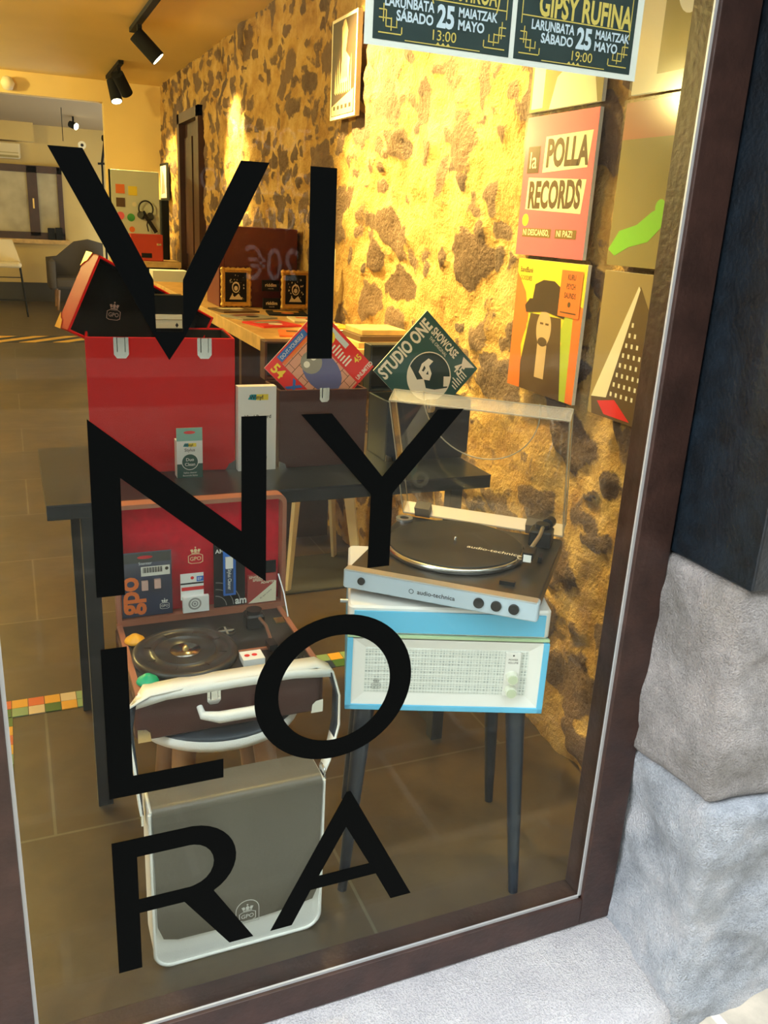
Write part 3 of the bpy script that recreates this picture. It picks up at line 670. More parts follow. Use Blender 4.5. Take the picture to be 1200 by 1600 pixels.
for x, y in ((0.068, 0.0), (0.068, 0.46), (0.98, 0.0), (0.98, 0.46)):
    MB(blkmet).box(x, x+0.035, y+0.002, y+0.037, 0, 0.755).build('leg', TB, bevel=0.0015)
MB(blkmet).box(0.985, 1.028, 0.04, 0.46, 0.03, 0.07).build('foot_bar', TB)

# ---- red 12 inch record case
RC = thing('record_case', 'open glossy red record case with two chrome latches on the metal table', 'record case', (0.150, 0.895, 0.79), -5)
cw, cd, ch_ = 0.345, 0.20, 0.330
blklin = mat('black_lining', (0.006, 0.007, 0.007), 0.8, var=0.3, vscale=60)
mb = MB(red)
th = 0.006
mb.box(0, cw, 0, th, 0, ch_); mb.box(0, cw, cd-th, cd, 0, ch_); mb.box(0, th, th, cd-th, 0, ch_); mb.box(cw-th, cw, th, cd-th, 0, ch_); mb.box(th, cw-th, th, cd-th, 0, th)
mb.build('body', RC, bevel=0.002)
mb = MB(blklin); i_ = 0.0065
mb.box(i_, cw-i_, i_, i_+0.002, 0.008, ch_-0.004); mb.box(i_, cw-i_, cd-i_-0.002, cd-i_, 0.008, ch_-0.004); mb.box(i_, i_+0.002, i_, cd-i_, 0.008, ch_-0.004); mb.box(cw-i_-0.002, cw-i_, i_, cd-i_, 0.008, ch_-0.004); mb.box(i_, cw-i_, i_, cd-i_, 0.0065, 0.010)
mb.build('lining', RC)
def latch(mb, x, z, s=1.0):
    mb.use(chrome).frame((x, 0, z), (1, 0, 0), (0, 0, 1), (0, -1, 0))
    mb.poly([(-0.017*s, 0.022*s), (-0.017*s, -0.018*s), (-0.010*s, -0.027*s), (0.010*s, -0.027*s), (0.017*s, -0.018*s), (0.017*s, 0.022*s)], 0.0, 0.003)
    mb.rect(-0.008*s, 0.008*s, -0.012*s, 0.022*s, 0.003, 0.0065); mb.disc(-0.0125*s, -0.008*s, 0.002*s, 0.003, 0.0042, 10); mb.disc(0.0125*s, -0.008*s, 0.002*s, 0.003, 0.0042, 10)
    mb.use(blkmet); mb.rect(-0.0095*s, -0.008*s, -0.012*s, 0.022*s, 0.0032, 0.004); mb.rect(0.008*s, 0.0095*s, -0.012*s, 0.022*s, 0.0032, 0.004)
for x in (0.080, 0.272):
    mb = MB(chrome); latch(mb, x, ch_-0.022); mb.build('latch', RC)
for x, z, sx_, sz_ in ((0, 0, 1, 1), (cw, 0, -1, 1)):
    mb = MB(brass if x == 0 else chrome); mb.frame((x, -0.0005, z), (sx_, 0, 0), (0, 0, 1), (0, -1, 0)); mb.poly([(0, 0), (0.026, 0), (0.02, 0.008), (0.016, 0.016), (0.008, 0.02), (0, 0.026)], 0, 0.0015)
    mb.frame((x-0.0005*sx_, 0, z), (0, 1, 0), (0, 0, 1), (-sx_, 0, 0)); mb.poly([(0, 0), (0.026, 0), (0.02, 0.008), (0.016, 0.016), (0.008, 0.02), (0, 0.026)], 0, 0.0015)
    mb.build('corner_guard', RC)
# lid: tipped on its side over the opening
LB = Vector((0.296, 0.125, -0.157)).normalized(); LA = Vector((0.057, 0.012, 0.173)); LA = (LA-LB*LA.dot(LB)).normalized(); LN = LB.cross(LA).normalized()
if LN.y > 0: LN = -LN
P0 = Vector((0.197, 0.945, 1.300))-LA*0.19
mi = Matrix.Translation((0.150, 0.895, 0.79)) @ Matrix.Rotation(R(-5), 4, 'Z'); mi = mi.inverted()
def lidframe(mb): mb.T = mi @ (Matrix.Translation(P0) @ Matrix((LB, LA, LN)).transposed().to_4x4()); return mb
lw, lh, ld = 0.35, 0.19, 0.062
mb = lidframe(MB(red)); mb.box(0, lw, 0, lh, -ld, -ld+0.006); mb.box(0, 0.006, 0, lh, -ld, 0); mb.box(lw-0.006, lw, 0, lh, -ld, 0); mb.box(0, lw, 0, 0.006, -ld, 0); mb.box(0, lw, lh-0.006, lh, -ld, 0)
LID = mb.build('lid', RC, bevel=0.002)
mb = lidframe(MB(blklin)); mb.box(0.006, lw-0.006, 0.006, lh-0.006, -ld+0.006, -ld+0.008)
mb.box(0.006, 0.0075, 0.006, lh-0.006, -ld+0.006, -0.003); mb.box(lw-0.0075, lw-0.006, 0.006, lh-0.006, -ld+0.006, -0.003); mb.box(0.006, lw-0.006, 0.006, 0.0075, -ld+0.006, -0.003); mb.box(0.006, lw-0.006, lh-0.0075, lh-0.006, -ld+0.006, -0.003)
mb.build('lid_lining', LID)
mb = lidframe(MB(mat('crest_pink', (0.72, 0.5, 0.42), 0.5))); T0 = mb.T.copy(); mb.T = T0 @ Matrix.Translation((0.118, 0.085, -ld+0.0085)) @ Matrix.Rotation(R(18), 4, 'Z'); crest(mb, 0, 0, 0.034, 0); mb.build('lid_crest', LID)
for zz, f in ((0.0, 1), (lh, -1)):
    mb = lidframe(MB(brass)); T0 = mb.T.copy(); mb.T = T0 @ Matrix.Translation((-0.0008, zz, -ld)) @ Matrix(((0, 0, -1, 0), (0, f, 0, 0), (1, 0, 0, 0), (0, 0, 0, 1)))
    mb.poly([(-0.001, -0.001), (0.030, -0.001), (0.024, 0.010), (0.020, 0.020), (0.010, 0.024), (-0.001, 0.036)], -0.0008, 0.001); mb.build('corner_guard', LID)
# small boxes standing in the case
tag(MB(blkm).box(0.312, 0.385, 0.935, 0.975, 0.80, 1.135).build('storage_box', bevel=0.001), 'tall black box standing inside the red case, lowest of its stack', 'box', None)
mb = MB(cream); mb.box(0.312, 0.380, 0.930, 0.972, 1.1355, 1.168); mb.use(oliv); mb.box(0.311, 0.381, 0.9295, 0.9305, 1.155, 1.1565); mb.use(blk).frame((0.367, 0.9293, 1.143), (1, 0, 0), (0, 0, 1), (0, -1, 0)); mb.poly([(0, 0.006), (0.004, 0), (0, -0.006), (-0.004, 0)], 0)
tag(mb.build('card_box'), 'small cream cardboard box with a black diamond mark inside the red case', 'box')
tag(MB(blkm).box(0.312, 0.386, 0.932, 0.972, 1.1685, 1.213).build('storage_box', bevel=0.001), 'black box on top of the cream box in the red case', 'box')

# ---- white Winyl box and stylus cleaner pack
def winyl(mb, x, z, s):
    mb.use(mat('winyl_teal', (0.0, 0.30, 0.33), 0.5)); mb.poly([(x-0.5*s, z+0.02*s), (x-0.36*s, z+0.26*s), (x-0.08*s, z+0.26*s), (x-0.1*s, z-0.02*s)], 0.0004)
    mb.use(yellow); mb.rect(x-0.08*s, x+0.5*s, z-0.02*s, z+0.26*s, 0.0004)
    mb.use(blk); mb.text('Winyl', x-0.42*s, z+0.03*s, 0.28*s, 0.0007, bold=0.02)
mb = MB(white); mb.box(0.497, 0.594, 0.846, 0.874, 0.79, 1.005); mb.frame((0, 0.8455, 0), (1, 0, 0), (0, 0, 1), (0, -1, 0)); winyl(mb, 0.547, 0.972, 0.052)
mb.text('Vinyl Record', 0.547, 0.925, 0.013, 0.0004, align='CENTER', bold=0.01); mb.text('Cleaning', 0.547, 0.910, 0.013, 0.0004, align='CENTER', bold=0.01); mb.text('250 ml', 0.560, 0.82, 0.008, 0.0004, align='CENTER')
tag(mb.build('cleaner_box'), 'tall white record cleaner box with yellow and teal logo beside the red case', 'box')
mb = MB(white); mb.box(0.340, 0.402, 0.818, 0.850, 0.79, 0.882); mb.frame((0, 0.8175, 0), (1, 0, 0), (0, 0, 1), (0, -1, 0))
mb.use(mat('pack_green', (0.02, 0.09, 0.07), 0.5)); mb.rect(0.340, 0.402, 0.79, 0.825, 0.0002); mb.disc(0.371, 0.830, 0.020, 0.0004)
mb.use(white); mb.ringp(0.371, 0.830, 0.0205, 0.0016, 0.0006); mb.text('Duo', 0.371, 0.832, 0.011, 0.0007, align='CENTER', bold=0.01); mb.text('Clean', 0.371, 0.820, 0.011, 0.0007, align='CENTER', bold=0.01); mb.text('Stylus cleaner', 0.371, 0.801, 0.0058, 0.0007, align='CENTER'); mb.text('Record & Stylus', 0.371, 0.794, 0.0055, 0.0007, align='CENTER')
winyl(mb, 0.371, 0.868, 0.032); mb.text('Stylus', 0.371, 0.856, 0.011, 0.0006, align='CENTER')
mb.use(mat('tab_green', (0.25, 0.50, 0.42), 0.5)); mb.rect(0.340, 0.402, 0.882, 0.914, -0.002, 0.0); mb.use(redp); mb.disc(0.371, 0.903, 0.014, 0.0003, n=16, r2=0.004)
tag(mb.build('stylus_cleaner_pack'), 'small green and white stylus cleaner pack with hanging tab in front of the red case', 'pack')

# ---- 7 inch crates
def crate(label, x0, x1, y0, dep, z1, zl, body, inner, name='record_crate'):
    T_ = thing(name, label, 'record case', (x0, y0, 0.79)); ww = x1-x0; hh = z1-0.79; t_ = 0.006
    mb = MB(body); mb.box(0, ww, 0, t_, 0, hh); mb.box(0, ww, dep-t_, dep, 0, hh); mb.box(0, t_, t_, dep-t_, 0, hh); mb.box(ww-t_, ww, t_, dep-t_, 0, hh); mb.box(t_, ww-t_, t_, dep-t_, 0, t_)
    mb.build('body', T_, bevel=0.002)
    # lid opened backwards, hollow side to the front
    hl = zl-z1; mb = MB(body); d2 = dep+0.002
    mb.at((0, 0, 0)); mb.box(0, ww, d2+0.045, d2+0.050, hh, zl-0.79); mb.box(0, t_, d2, d2+0.045, hh, zl-0.79); mb.box(ww-t_, ww, d2, d2+0.045, hh, zl-0.79); mb.box(t_, ww-t_, d2, d2+0.045, zl-0.79-t_, zl-0.79); mb.box(t_, ww-t_, d2, d2+0.045, hh, hh+t_)
    mb.use(inner); mb.box(t_, ww-t_, d2+0.042, d2+0.045, hh+t_, zl-0.79-t_)
    mb.build('lid', T_, bevel=0.002)
    mb = MB(chrome); latch(mb, ww/2, hh-0.012, 0.75); mb.build('latch', T_)
    for x, s_ in ((0, 1), (ww, -1)):
        mb = MB(chrome).frame((x, -0.0005, 0), (s_, 0, 0), (0, 0, 1), (0, -1, 0)); mb.poly([(0, 0), (0.02, 0), (0.016, 0.012), (0, 0.02)], 0, 0.0015); mb.build('corner_guard', T_)
    return T_
crate('brown leatherette single-record crate with open lid behind the red comic sleeve', 0.604, 0.840, 0.850, 0.14, 0.993, 1.095, brownlt, blklin)
crate('black leatherette single-record crate with open lid, nearest the stone wall', 0.903, 1.152, 0.850, 0.14, 0.955, 1.085, navy, blklin)
def diamond(name, label, c, y, hd, painter, tilt=-8):
    T_ = Matrix.Translation((c[0], y, c[1])) @ Matrix.Rotation(R(tilt), 4, 'X') @ Matrix(((1, 0, 0, 0), (0, 0, -1, 0), (0, 1, 0, 0), (0, 0, 0, 1))) @ Matrix.Rotation(R(45), 4, 'Z')
    s = hd/math.sqrt(2)*2; h = s/2; mb = MB(white); mb.T = T_
    mb.rect(-h, h, -h, h, -0.0035, 0.0); painter(mb, h); return tag(mb.build(name), label, 'record')
def art_studio(mb, h):
    k = 0.0
    mb.use(teal); mb.rect(-h, h, -h, h, 0.0004)
    mb.use(white); mb.text('STUDIO ONE', -h*0.06, h*0.62, h*0.44, 0.0008, align='CENTER', bold=0.035, sx=0.68)
    # words running down the right-hand edge
    mb.text('SHOWCASE', h*0.70, h*0.56, h*0.28, 0.0008, rot=-90, bold=0.03, sx=0.60)
    mb.text('THE ORIGINAL', h*0.56, h*0.50, h*0.12, 0.0008, rot=-90, sx=0.8)
    mb.text('45', h*0.50, -h*0.50, h*0.36, 0.0008, rot=-90, bold=0.03, sx=0.7)
    mb.poly([(h*0.92, -h*0.5), (h*0.72, -h*0.62), (h*0.74, -h*0.70), (h*0.95, -h*0.92)], 0.0008)
    mb.disc(-h*0.08, -h*0.16, h*0.60, 0.0006, n=40); dteal = mat('deep_teal', (0.006, 0.035, 0.04), 0.5); mb.use(dteal)
    cc = (-0.08*h, -0.16*h); rr = 0.575*h
    mb.poly(arcpts(cc[0], cc[1], rr, -75, 108, 20)+[(-0.30*h, 0.22*h), (-0.36*h, 0.02*h), (-0.22*h, -0.10*h), (-0.34*h, -0.30*h), (-0.20*h, -0.50*h)], 0.0007)
    mb.use(white)
    mb.poly([(-0.20*h, 0.12*h), (0.0*h, 0.20*h), (0.22*h, 0.16*h), (0.26*h, 0.02*h), (0.10*h, 0.02*h), (0.02*h, -0.16*h), (-0.14*h, -0.24*h), (-0.24*h, -0.10*h)], 0.0009)
    mb.use(dteal); mb.poly([(-0.12*h, 0.08*h), (0.02*h, 0.12*h), (0.0, 0.05*h), (-0.10*h, 0.03*h)], 0.0010); mb.poly([(-0.10*h, -0.06*h), (0.0, -0.04*h), (-0.06*h, -0.12*h)], 0.0010)
    mb.use(white); mb.poly([(0.02*h, -0.62*h), (0.20*h, -0.45*h), (0.34*h, -0.60*h), (0.12*h, -0.72*h)], 0.0009)
    for i in range(7): mb.rect(0.30*h+i*0.07*h-0.1*h, 0.33*h+i*0.07*h-0.1*h, -0.92*h, -0.92*h+0.3*h*(0.5+0.5*((i*37) % 5)/5), 0.0009)
    for i in range(4): mb.rect(-0.8*h+i*0.08*h, -0.77*h+i*0.08*h, -0.9*h, -0.5*h, 0.0009)
def art_comic(mb, h):
    mb.use(redp); mb.rect(-h, h, -h, h, 0.0004)
    mb.use(mat('brick_pink', (0.72, 0.36, 0.27), 0.6)); mb.rect(-h*0.62, h*0.40, -h*0.95, h*0.75, 0.0006)
    mb.use(brownp)
    for i in range(8): mb.rect(-h*0.62, h*0.40, -h*0.9+i*0.22*h, -h*0.885+i*0.22*h, 0.0007)
    for i in range(8):
        for j in range(3): x = -0.5*h+j*0.34*h+(i % 2)*0.15*h; mb.rect(x, x+0.012*h, -0.9*h+i*0.22*h, -0.68*h+i*0.22*h, 0.0007)
    mb.use(mat('comic_violet', (0.12, 0.14, 0.36), 0.5)); mb.disc(-0.05*h, -0.1*h, 0.42*h, 0.0009, n=20, r2=0.6*h)
    mb.use(greyp); mb.disc(-0.08*h, 0.25*h, 0.28*h, 0.0011, n=16); mb.use(white); mb.disc(-0.2*h, 0.3*h, 0.08*h, 0.0013); mb.disc(0.05*h, 0.3*h, 0.08*h, 0.0013)
    mb.use(bluep); mb.rect(-h*0.6, h*0.35, h*0.78, h*0.96, 0.0007); mb.use(white); mb.text('DO-IT-YOURSELF', -0.55*h, 0.82*h, 0.13*h, 0.0009, sx=0.8)
    mb.use(orange); mb.rect(-h*0.6, h*0.35, h*0.68, h*0.76, 0.0008)
    # left edge column
    mb.use(yellow); mb.text('54', -0.93*h, 0.88*h, 0.34*h, 0.0009, rot=-90, bold=0.03)
    mb.use(bluep); mb.text('XOB', -0.96*h, 0.30*h, 0.40*h, 0.0009, rot=-90, bold=0.04)
    # right panel
    mb.use(redp); mb.rect(h*0.42, h, -h, h, 0.0008); mb.use(orange); mb.rect(0.45*h, 0.95*h, 0.62*h, 0.95*h, 0.0010); mb.use(yellow); mb.text('SPACE', 0.5*h, 0.82*h, 0.14*h, 0.0012); mb.text('FIDELITY', 0.47*h, 0.66*h, 0.12*h, 0.0012, sx=0.8); mb.disc(0.66*h, 0.36*h, 0.18*h, 0.0012)
    mb.use(lb); mb.rect(0.78*h, 0.92*h, -0.15*h, 0.5*h, 0.0011)
    mb.use(white)
    for i in range(7): mb.rect(0.47*h, 0.47*h+0.3*h*(0.6+0.4*((i*3) % 4)/4), 0.08*h-i*0.09*h, 0.12*h-i*0.09*h, 0.0012)
    mb.use(yellow); mb.text('45', 0.72*h, -0.62*h, 0.22*h, 0.0012, bold=0.02); mb.use(white); mb.text('UNLIMITED', 0.46*h, -0.93*h, 0.15*h, 0.0012, sx=0.75, bold=0.02)
diamond('record_sleeve', 'white lettered black STUDIO ONE record sleeve stood on its corner in the black crate', (1.036, 1.030), 0.905, 0.158, art_studio)
diamond('record_sleeve', 'red comic-style record sleeve stood on its corner in the brown crate', (0.725, 1.042), 0.895, 0.149, art_comic)

# ================================================================== STOOL + SUITCASE PLAYER
ST = thing('padded_stool', 'low round stool with pale rimmed dark seat and wooden legs under the suitcase player', 'stool', (0.350, 0.455, 0))
mb = MB(whitelt); mb.lathe([(0.165, 0.368), (0.185, 0.372), (0.190, 0.385), (0.185, 0.395)], 48, smooth=True); mb.use(navy); mb.lathe([(0.184, 0.394), (0.180, 0.403), (0.0, 0.4045)], 48)
mb.build('seat', ST)
for a in (45, 135, 225, 315):
    c, s_ = math.cos(R(a)), math.sin(R(a)); MB(legwood).cyl((0.165*c, 0.165*s_, 0), (0.115*c, 0.115*s_, 0.368), 0.017, 0.027, 16).build('leg', ST)
SP = thing('suitcase_record_player', 'open brown suitcase record player with red-lined lid beneath the metal table edge', 'record player', (0.160, 0.305, 0.405))
sw, sd, sh = 0.392, 0.335, 0.105
mb = MB(brownlt); mb.rbox(0, sw, 0, sd, 0, sh-0.006, 0.018, 0.006); mb.use(tanedge)
mb.poly([(0.004, 0.004), (sw-0.004, 0.004), (sw-0.004, sd-0.004), (0.004, sd-0.004)], sh-0.008, sh, [[(0.016, 0.03), (sw-0.016, 0.03), (sw-0.016, sd-0.018), (0.016, sd-0.018)]])
BODY = mb.build('body', SP)
MB(mat('deck_black', (0.02, 0.018, 0.017), 0.32)).box(0.016, sw-0.016, 0.03, sd-0.018, sh-0.014, sh-0.004).build('deck', SP)
for x in (0.0, sw):
    s_ = 1 if x == 0 else -1
    mb = MB(chrome).frame((x, -0.0008, 0), (s_, 0, 0), (0, 0, 1), (0, -1, 0)); mb.poly([(0.004, 0), (0.03, 0), (0.028, 0.02), (0.02, 0.028), (0.004, 0.03)], 0, 0.0015); mb.build('corner_guard', SP)
mb = MB(brass); latch(mb, 0.155, sh-0.022, 0.8); mb.build('latch', SP)
mb = MB(whitelt); mb.tube([(0.125, -0.004, 0.062), (0.128, -0.022, 0.052), (0.16, -0.030, 0.046), (0.24, -0.030, 0.046), (0.268, -0.022, 0.052), (0.270, -0.004, 0.062)], [0.006, 0.009, 0.012, 0.012, 0.009, 0.006], 10); mb.build('handle', SP)
# lid, upright at the back
mb = MB(brownlt); y0 = sd-0.012; lh = 0.285
def lidp(mb, off, z0, z1, r=0.02):
    x0, x1 = off, sw-off
    return [(x0, z0), (x1, z0), (x1, z1-r)]+arcpts(x1-r, z1-r, r, 0, 90, 6)[1:]+arcpts(x0+r, z1-r, r, 90, 180, 6)
mb.frame((0.006, y0+0.035, sh-0.001), (1, 0, 0), (0, 0, 1), (0, -1, 0)); mb.poly(lidp(mb, 0, 0, lh), 0, 0.006); mb.use(tanedge); mb.poly(lidp(mb, 0, 0, lh), 0.006, 0.040, [lidp(mb, 0.010, 0.012, lh-0.010, 0.014)])
SL = mb.build('lid', SP)
mb = MB(redline).frame((0.006, y0+0.035, sh-0.001), (1, 0, 0), (0, 0, 1), (0, -1, 0)); mb.poly(lidp(mb, 0.0105, 0.0125, lh-0.0105, 0.014), 0.006, 0.010)
mb.build('lid_lining', SL)
mb = MB(mat('crest_gold', (0.85, 0.62, 0.35), 0.5)).frame((0.006, y0+0.035, sh-0.001), (1, 0, 0), (0, 0, 1), (0, -1, 0)); crest(mb, 0.183, 0.135, 0.032, 0.0105); mb.build('lid_crest', SL)
mb = MB(steel); mb.tube([(sw-0.012, y0-0.004, sh+0.085), (sw-0.006, y0-0.035, sh+0.045), (sw-0.008, y0-0.075, sh+0.004)], 0.0022, 6); mb.build('lid_stay', SP)
mb = MB(brass); mb.box(sw-0.040, sw-0.018, y0-0.088, y0-0.062, sh-0.004, sh-0.001); mb.build('stay_plate', SP)
pcx, pcy = 0.125, 0.140
mb = MB(mat('platter_rubber', (0.035, 0.030, 0.027), 0.32)); mb.lathe([(0.100, sh-0.006), (0.110, sh-0.002), (0.110, sh+0.009), (0.105, sh+0.012), (0.094, sh+0.0125), (0.094, sh+0.0115), (0.066, sh+0.0115), (0.066, sh+0.0125), (0.062, sh+0.0125), (0.062, sh+0.0105), (0.0, sh+0.0105)], 64, (pcx, pcy, 0))
for k in range(8):
    a = R(22.5+45*k); mb.bar((pcx+0.072*math.cos(a), pcy+0.072*math.sin(a), sh+0.012), (pcx+0.088*math.cos(a), pcy+0.088*math.sin(a), sh+0.012), 0.0016, 0.0012)
mb.build('platter', SP)
mb = MB(mat('label_metal', (0.30, 0.26, 0.22), 0.25, 1.0)); mb.lathe([(0.032, sh+0.0105), (0.032, sh+0.0118), (0.0, sh+0.0118)], 40, (pcx, pcy, 0)); mb.use(brass); mb.lathe([(0.007, sh+0.0118), (0.006, sh+0.018), (0.0032, sh+0.022), (0, sh+0.023)], 16, (pcx, pcy, 0)); mb.build('spindle', SP)
mb = MB(blk); mb.lathe([(0.022, sh-0.004), (0.022, sh+0.001), (0.014, sh+0.001), (0.014, sh-0.002), (0, sh-0.002)], 28, (0.232, 0.225, 0)); mb.use(greyp); mb.bar((0.214, 0.225, sh), (0.25, 0.225, sh), 0.004, 0.003); mb.bar((0.232, 0.207, sh), (0.232, 0.243, sh), 0.004, 0.003); mb.build('single_adapter', SP)
mb = MB(blk); mb.rbox(0.278, 0.322, 0.218, 0.262, sh-0.004, sh+0.030, 0.008, 0.004); mb.cyl((0.30, 0.24, sh+0.030), (0.30, 0.24, sh+0.038), 0.018, n=20); mb.build('tonearm_base', SP)
mb = MB(mat('copper_arm', (0.5, 0.30, 0.2), 0.3, 0.8)); mb.tube([(0.306, 0.235, sh+0.024), (0.312, 0.18, sh+0.022), (0.306, 0.115, sh+0.018)], 0.004, 8); mb.use(blk); mb.box(0.294, 0.312, 0.085, 0.120, sh+0.008, sh+0.022); mb.build('tonearm', SP)
mb = MB(tanedge); mb.box(0.235, 0.30, 0.118, 0.124, sh-0.004, sh+0.001); mb.build('control_strip', SP)
for i in range(4):
    for j in range(2): MB(chrome).cyl((0.325+0.013*i, 0.045+0.014*j, sh-0.004), (0.325+0.013*i, 0.045+0.014*j, sh-0.001), 0.003, n=10).build('button', SP)
mb = MB(chrome); MB(chrome).cyl((0.35, 0.085, sh-0.004), (0.35, 0.085, sh+0.006), 0.010, 0.008, 16).build('knob', SP)
mb = MB(white); mb.box(0.230, 0.276, 0.055, 0.095, sh-0.003, sh+0.012); mb.use(redp); mb.disc(0.242, 0.075, 0.006, sh+0.0123); mb.disc(0.258, 0.075, 0.006, sh+0.0123)
o = mb.build('card_pack', None); o.location = (0.160, 0.305, 0.405); tag(o, 'small white card pack lying on the suitcase player deck', 'pack')
for nm, c, x, y in (('yellow', (0.9, 0.42, 0.02), 0.192, 0.535), ('green', (0.0, 0.42, 0.20), 0.193, 0.352)):
    mb = MB(mat(nm+'_plastic', c, 0.4)); mb.lathe([(0.020, 0), (0.0225, 0.003), (0.020, 0.008), (0.008, 0.017), (0.004, 0.019), (0, 0.019)], 24)
    tag(mb.build('record_adapter', None, 0, (x, y, 0.5095)), f'{nm} plastic cone-shaped record adapter on the edge of the suitcase player', 'adapter')
# goods propped in the lid
LT = (1, 0, 0), (0, 0, 1), (0, -1, 0); PY = 0.630; Z5 = 0.5235
def card(name, label, cat, painter): mb = MB(white).frame((0, PY, 0), *LT); painter(mb); return tag(mb.build(name), label, cat)
def p1(mb):
    mb.use(mat('blister_navy', (0.03, 0.045, 0.10), 0.35)); mb.rect(0.178, 0.290, Z5, 0.680, -0.001, 0.001)
    mb.use(mat('blister_black', (0.01, 0.02, 0.03), 0.4)); mb.rect(0.178, 0.288, 0.655, 0.678, 0.0012)
    mb.use(redline); mb.disc(0.232, 0.668, 0.017, 0.0016, n=16, r2=0.004)
    mb.use(lb); mb.text('Stenter', 0.232, 0.650, 0.010, 0.0016, align='CENTER')
    mb.use(orange); mb.text('gpo', 0.214, 0.530, 0.068, 0.0016, rot=90, bold=0.03, sx=0.92)
    mb.use(white); mb.rect(0.222, 0.286, 0.622, 0.645, 0.0020)
    mb.use(blk)
    for i in range(22): mb.rect(0.226+i*0.0020, 0.2268+i*0.0020+0.0005*(i % 3), 0.630, 0.643, 0.0023)
    mb.disc(0.279, 0.637, 0.004, 0.0023)
    mb.use(mat('needle_pink', (0.75, 0.5, 0.45), 0.4)); mb.rect(0.222, 0.236, 0.590, 0.612, 0.002, 0.009); mb.rect(0.250, 0.264, 0.592, 0.614, 0.002, 0.009)
    mb.use(white); crest(mb, 0.272, 0.545, 0.020, 0.0018)
    mb.use(sleeve_plastic); mb.rect(0.176, 0.292, Z5, 0.685, 0.010, 0.0104)
card('stylus_blister_pack', 'navy blister pack with orange lettering and two styluses propped in the red lid', 'pack', p1)
def p2(mb):
    mb.use(white); mb.rect(0.309, 0.362, 0.552, 0.617, 0, 0.0015); mb.use(blk); mb.rect(0.309, 0.362, 0.5905, 0.5945, 0.0018); mb.use(redp); mb.disc(0.336, 0.606, 0.004, 0.0018); mb.rect(0.311, 0.362, 0.575, 0.584, 0.0018)
    mb.use(bluep); mb.rect(0.346, 0.362, 0.596, 0.609, 0.0018); mb.use(white); mb.text('EP', 0.348, 0.599, 0.010, 0.002)
    mb.use(white); mb.rect(0.312, 0.372, Z5, 0.562, 0.0015, 0.012); mb.use(greyp); mb.ringp(0.339, 0.545, 0.015, 0.004, 0.0124); mb.ringp(0.339, 0.545, 0.008, 0.003, 0.0124); mb.disc(0.339, 0.545, 0.003, 0.0124)
card('adapter_pack', 'small white pack with a grey ringed disc propped in the red lid', 'pack', p2)
def p3(mb):
    mb.use(blkm); mb.rect(0.386, 0.460, Z5, 0.690, -0.001, 0.001); mb.use(greyp)
    for r_ in (0.028, 0.045, 0.062):
        mb.poly(arcpts(0.388, Z5+0.002, r_, 2, 88, 12)+arcpts(0.388, Z5+0.002, r_-0.0016, 88, 2, 12), 0.0014)
    mb.use(white); mb.text('am', 0.436, 0.5275, 0.026, 0.0016, bold=0.03, sx=0.9); mb.text('AM', 0.390, 0.660, 0.014, 0.0016, bold=0.02)
card('record_brush_pack', 'flat black pack with grey arcs and letters am in the red lid', 'pack', p3)
def p4(mb):
    mb.use(bluep); mb.rect(0.407, 0.436, 0.555, 0.672, 0.003, 0.010); mb.use(mat('label_navy', (0.03, 0.06, 0.12), 0.4)); mb.rect(0.411, 0.430, 0.560, 0.625, 0.0104); mb.use(white); mb.rect(0.411, 0.428, 0.625, 0.653, 0.0104, 0.016); mb.text('Stylus Cleaner', 0.417, 0.622, 0.012, 0.011, rot=-90, sx=0.75, bold=0.01)
card('stylus_cleaner', 'slim blue stylus cleaner package with white cap in front of the flat black pack', 'pack', p4)
def p5(mb):
    mb.use(mat('rust_card', (0.42, 0.06, 0.05), 0.5)); mb.rect(0.466, 0.536, Z5, 0.597, 0, 0.003); mb.use(cream); mb.poly([(0.467, 0.5245), (0.5355, 0.5245), (0.5355, 0.578)], 0.0035)
    mb.text('SINGLE', 0.469, 0.588, 0.009, 0.0035, bold=0.02); mb.text('SPEED', 0.478, 0.580, 0.009, 0.0035, bold=0.02); mb.text('ADAPTER', 0.498, 0.573, 0.0085, 0.0037, bold=0.02)
    mb.use(brownp); mb.text('45 rpm centre', 0.497, 0.533, 0.006, 0.004, rot=38)
card('adapter_card', 'dark red and cream speed adapter card in the right corner of the red lid', 'card', p5)
mb = MB(blkm).frame((0, PY+0.004, 0), *LT); mb.rect(0.505, 0.536, 0.597, 0.628, 0, 0.0025); tag(mb.build('black_card'), 'small plain black card behind the dark red adapter card', 'card')

# ================================================================== WHITE BAG
BG = thing('record_bag', 'white shoulder bag with taupe flap and shield logo standing on the floor at the glass', 'bag', (0.158, 0.135, 0))
bw, bd, bh = 0.338, 0.085, 0.365
def bagout(off, z0, z1, r, rt=0.008): return [(off, z1), (off, z0+r)]+arcpts(off+r, z0+r, r, 180, 270, 8)[1:]+arcpts(bw-off-r, z0+r, r, 270, 360, 8)+[(bw-off, z1)]
mb = MB(whitelt).frame((0, bd, 0), *LT); mb.poly(bagout(0, 0.001, bh, 0.035), 0, bd)
mb.build('body', BG, bevel=0.006)
mb = MB(whitelt).frame((0, 0, 0), *LT)
pp = bagout(0.0015, 0.003, bh-0.004, 0.034); mb.tube([(x, z, 0.001) for x, z in pp], 0.0035, 8); mb.build('piping', BG)
taupe = mat('flap_taupe', (0.12, 0.105, 0.08), 0.38, bump=0.08, bscale=120)  # grey-brown flap colour, darker than the white bag body
mb = MB(taupe).frame((0, -0.001, 0), *LT)
fp = [(0.006, bh-0.008), (0.008, 0.105), (0.018, 0.075), (0.045, 0.066), (0.15, 0.064), (0.26, 0.072), (0.318, 0.080), (0.328, 0.105), (0.332, bh-0.008)]
mb.poly(fp, 0.0, 0.005)
mb.frame((0, 0, 0), (1, 0, 0), (0, 1, 0), (0, 0, 1))
rings = []
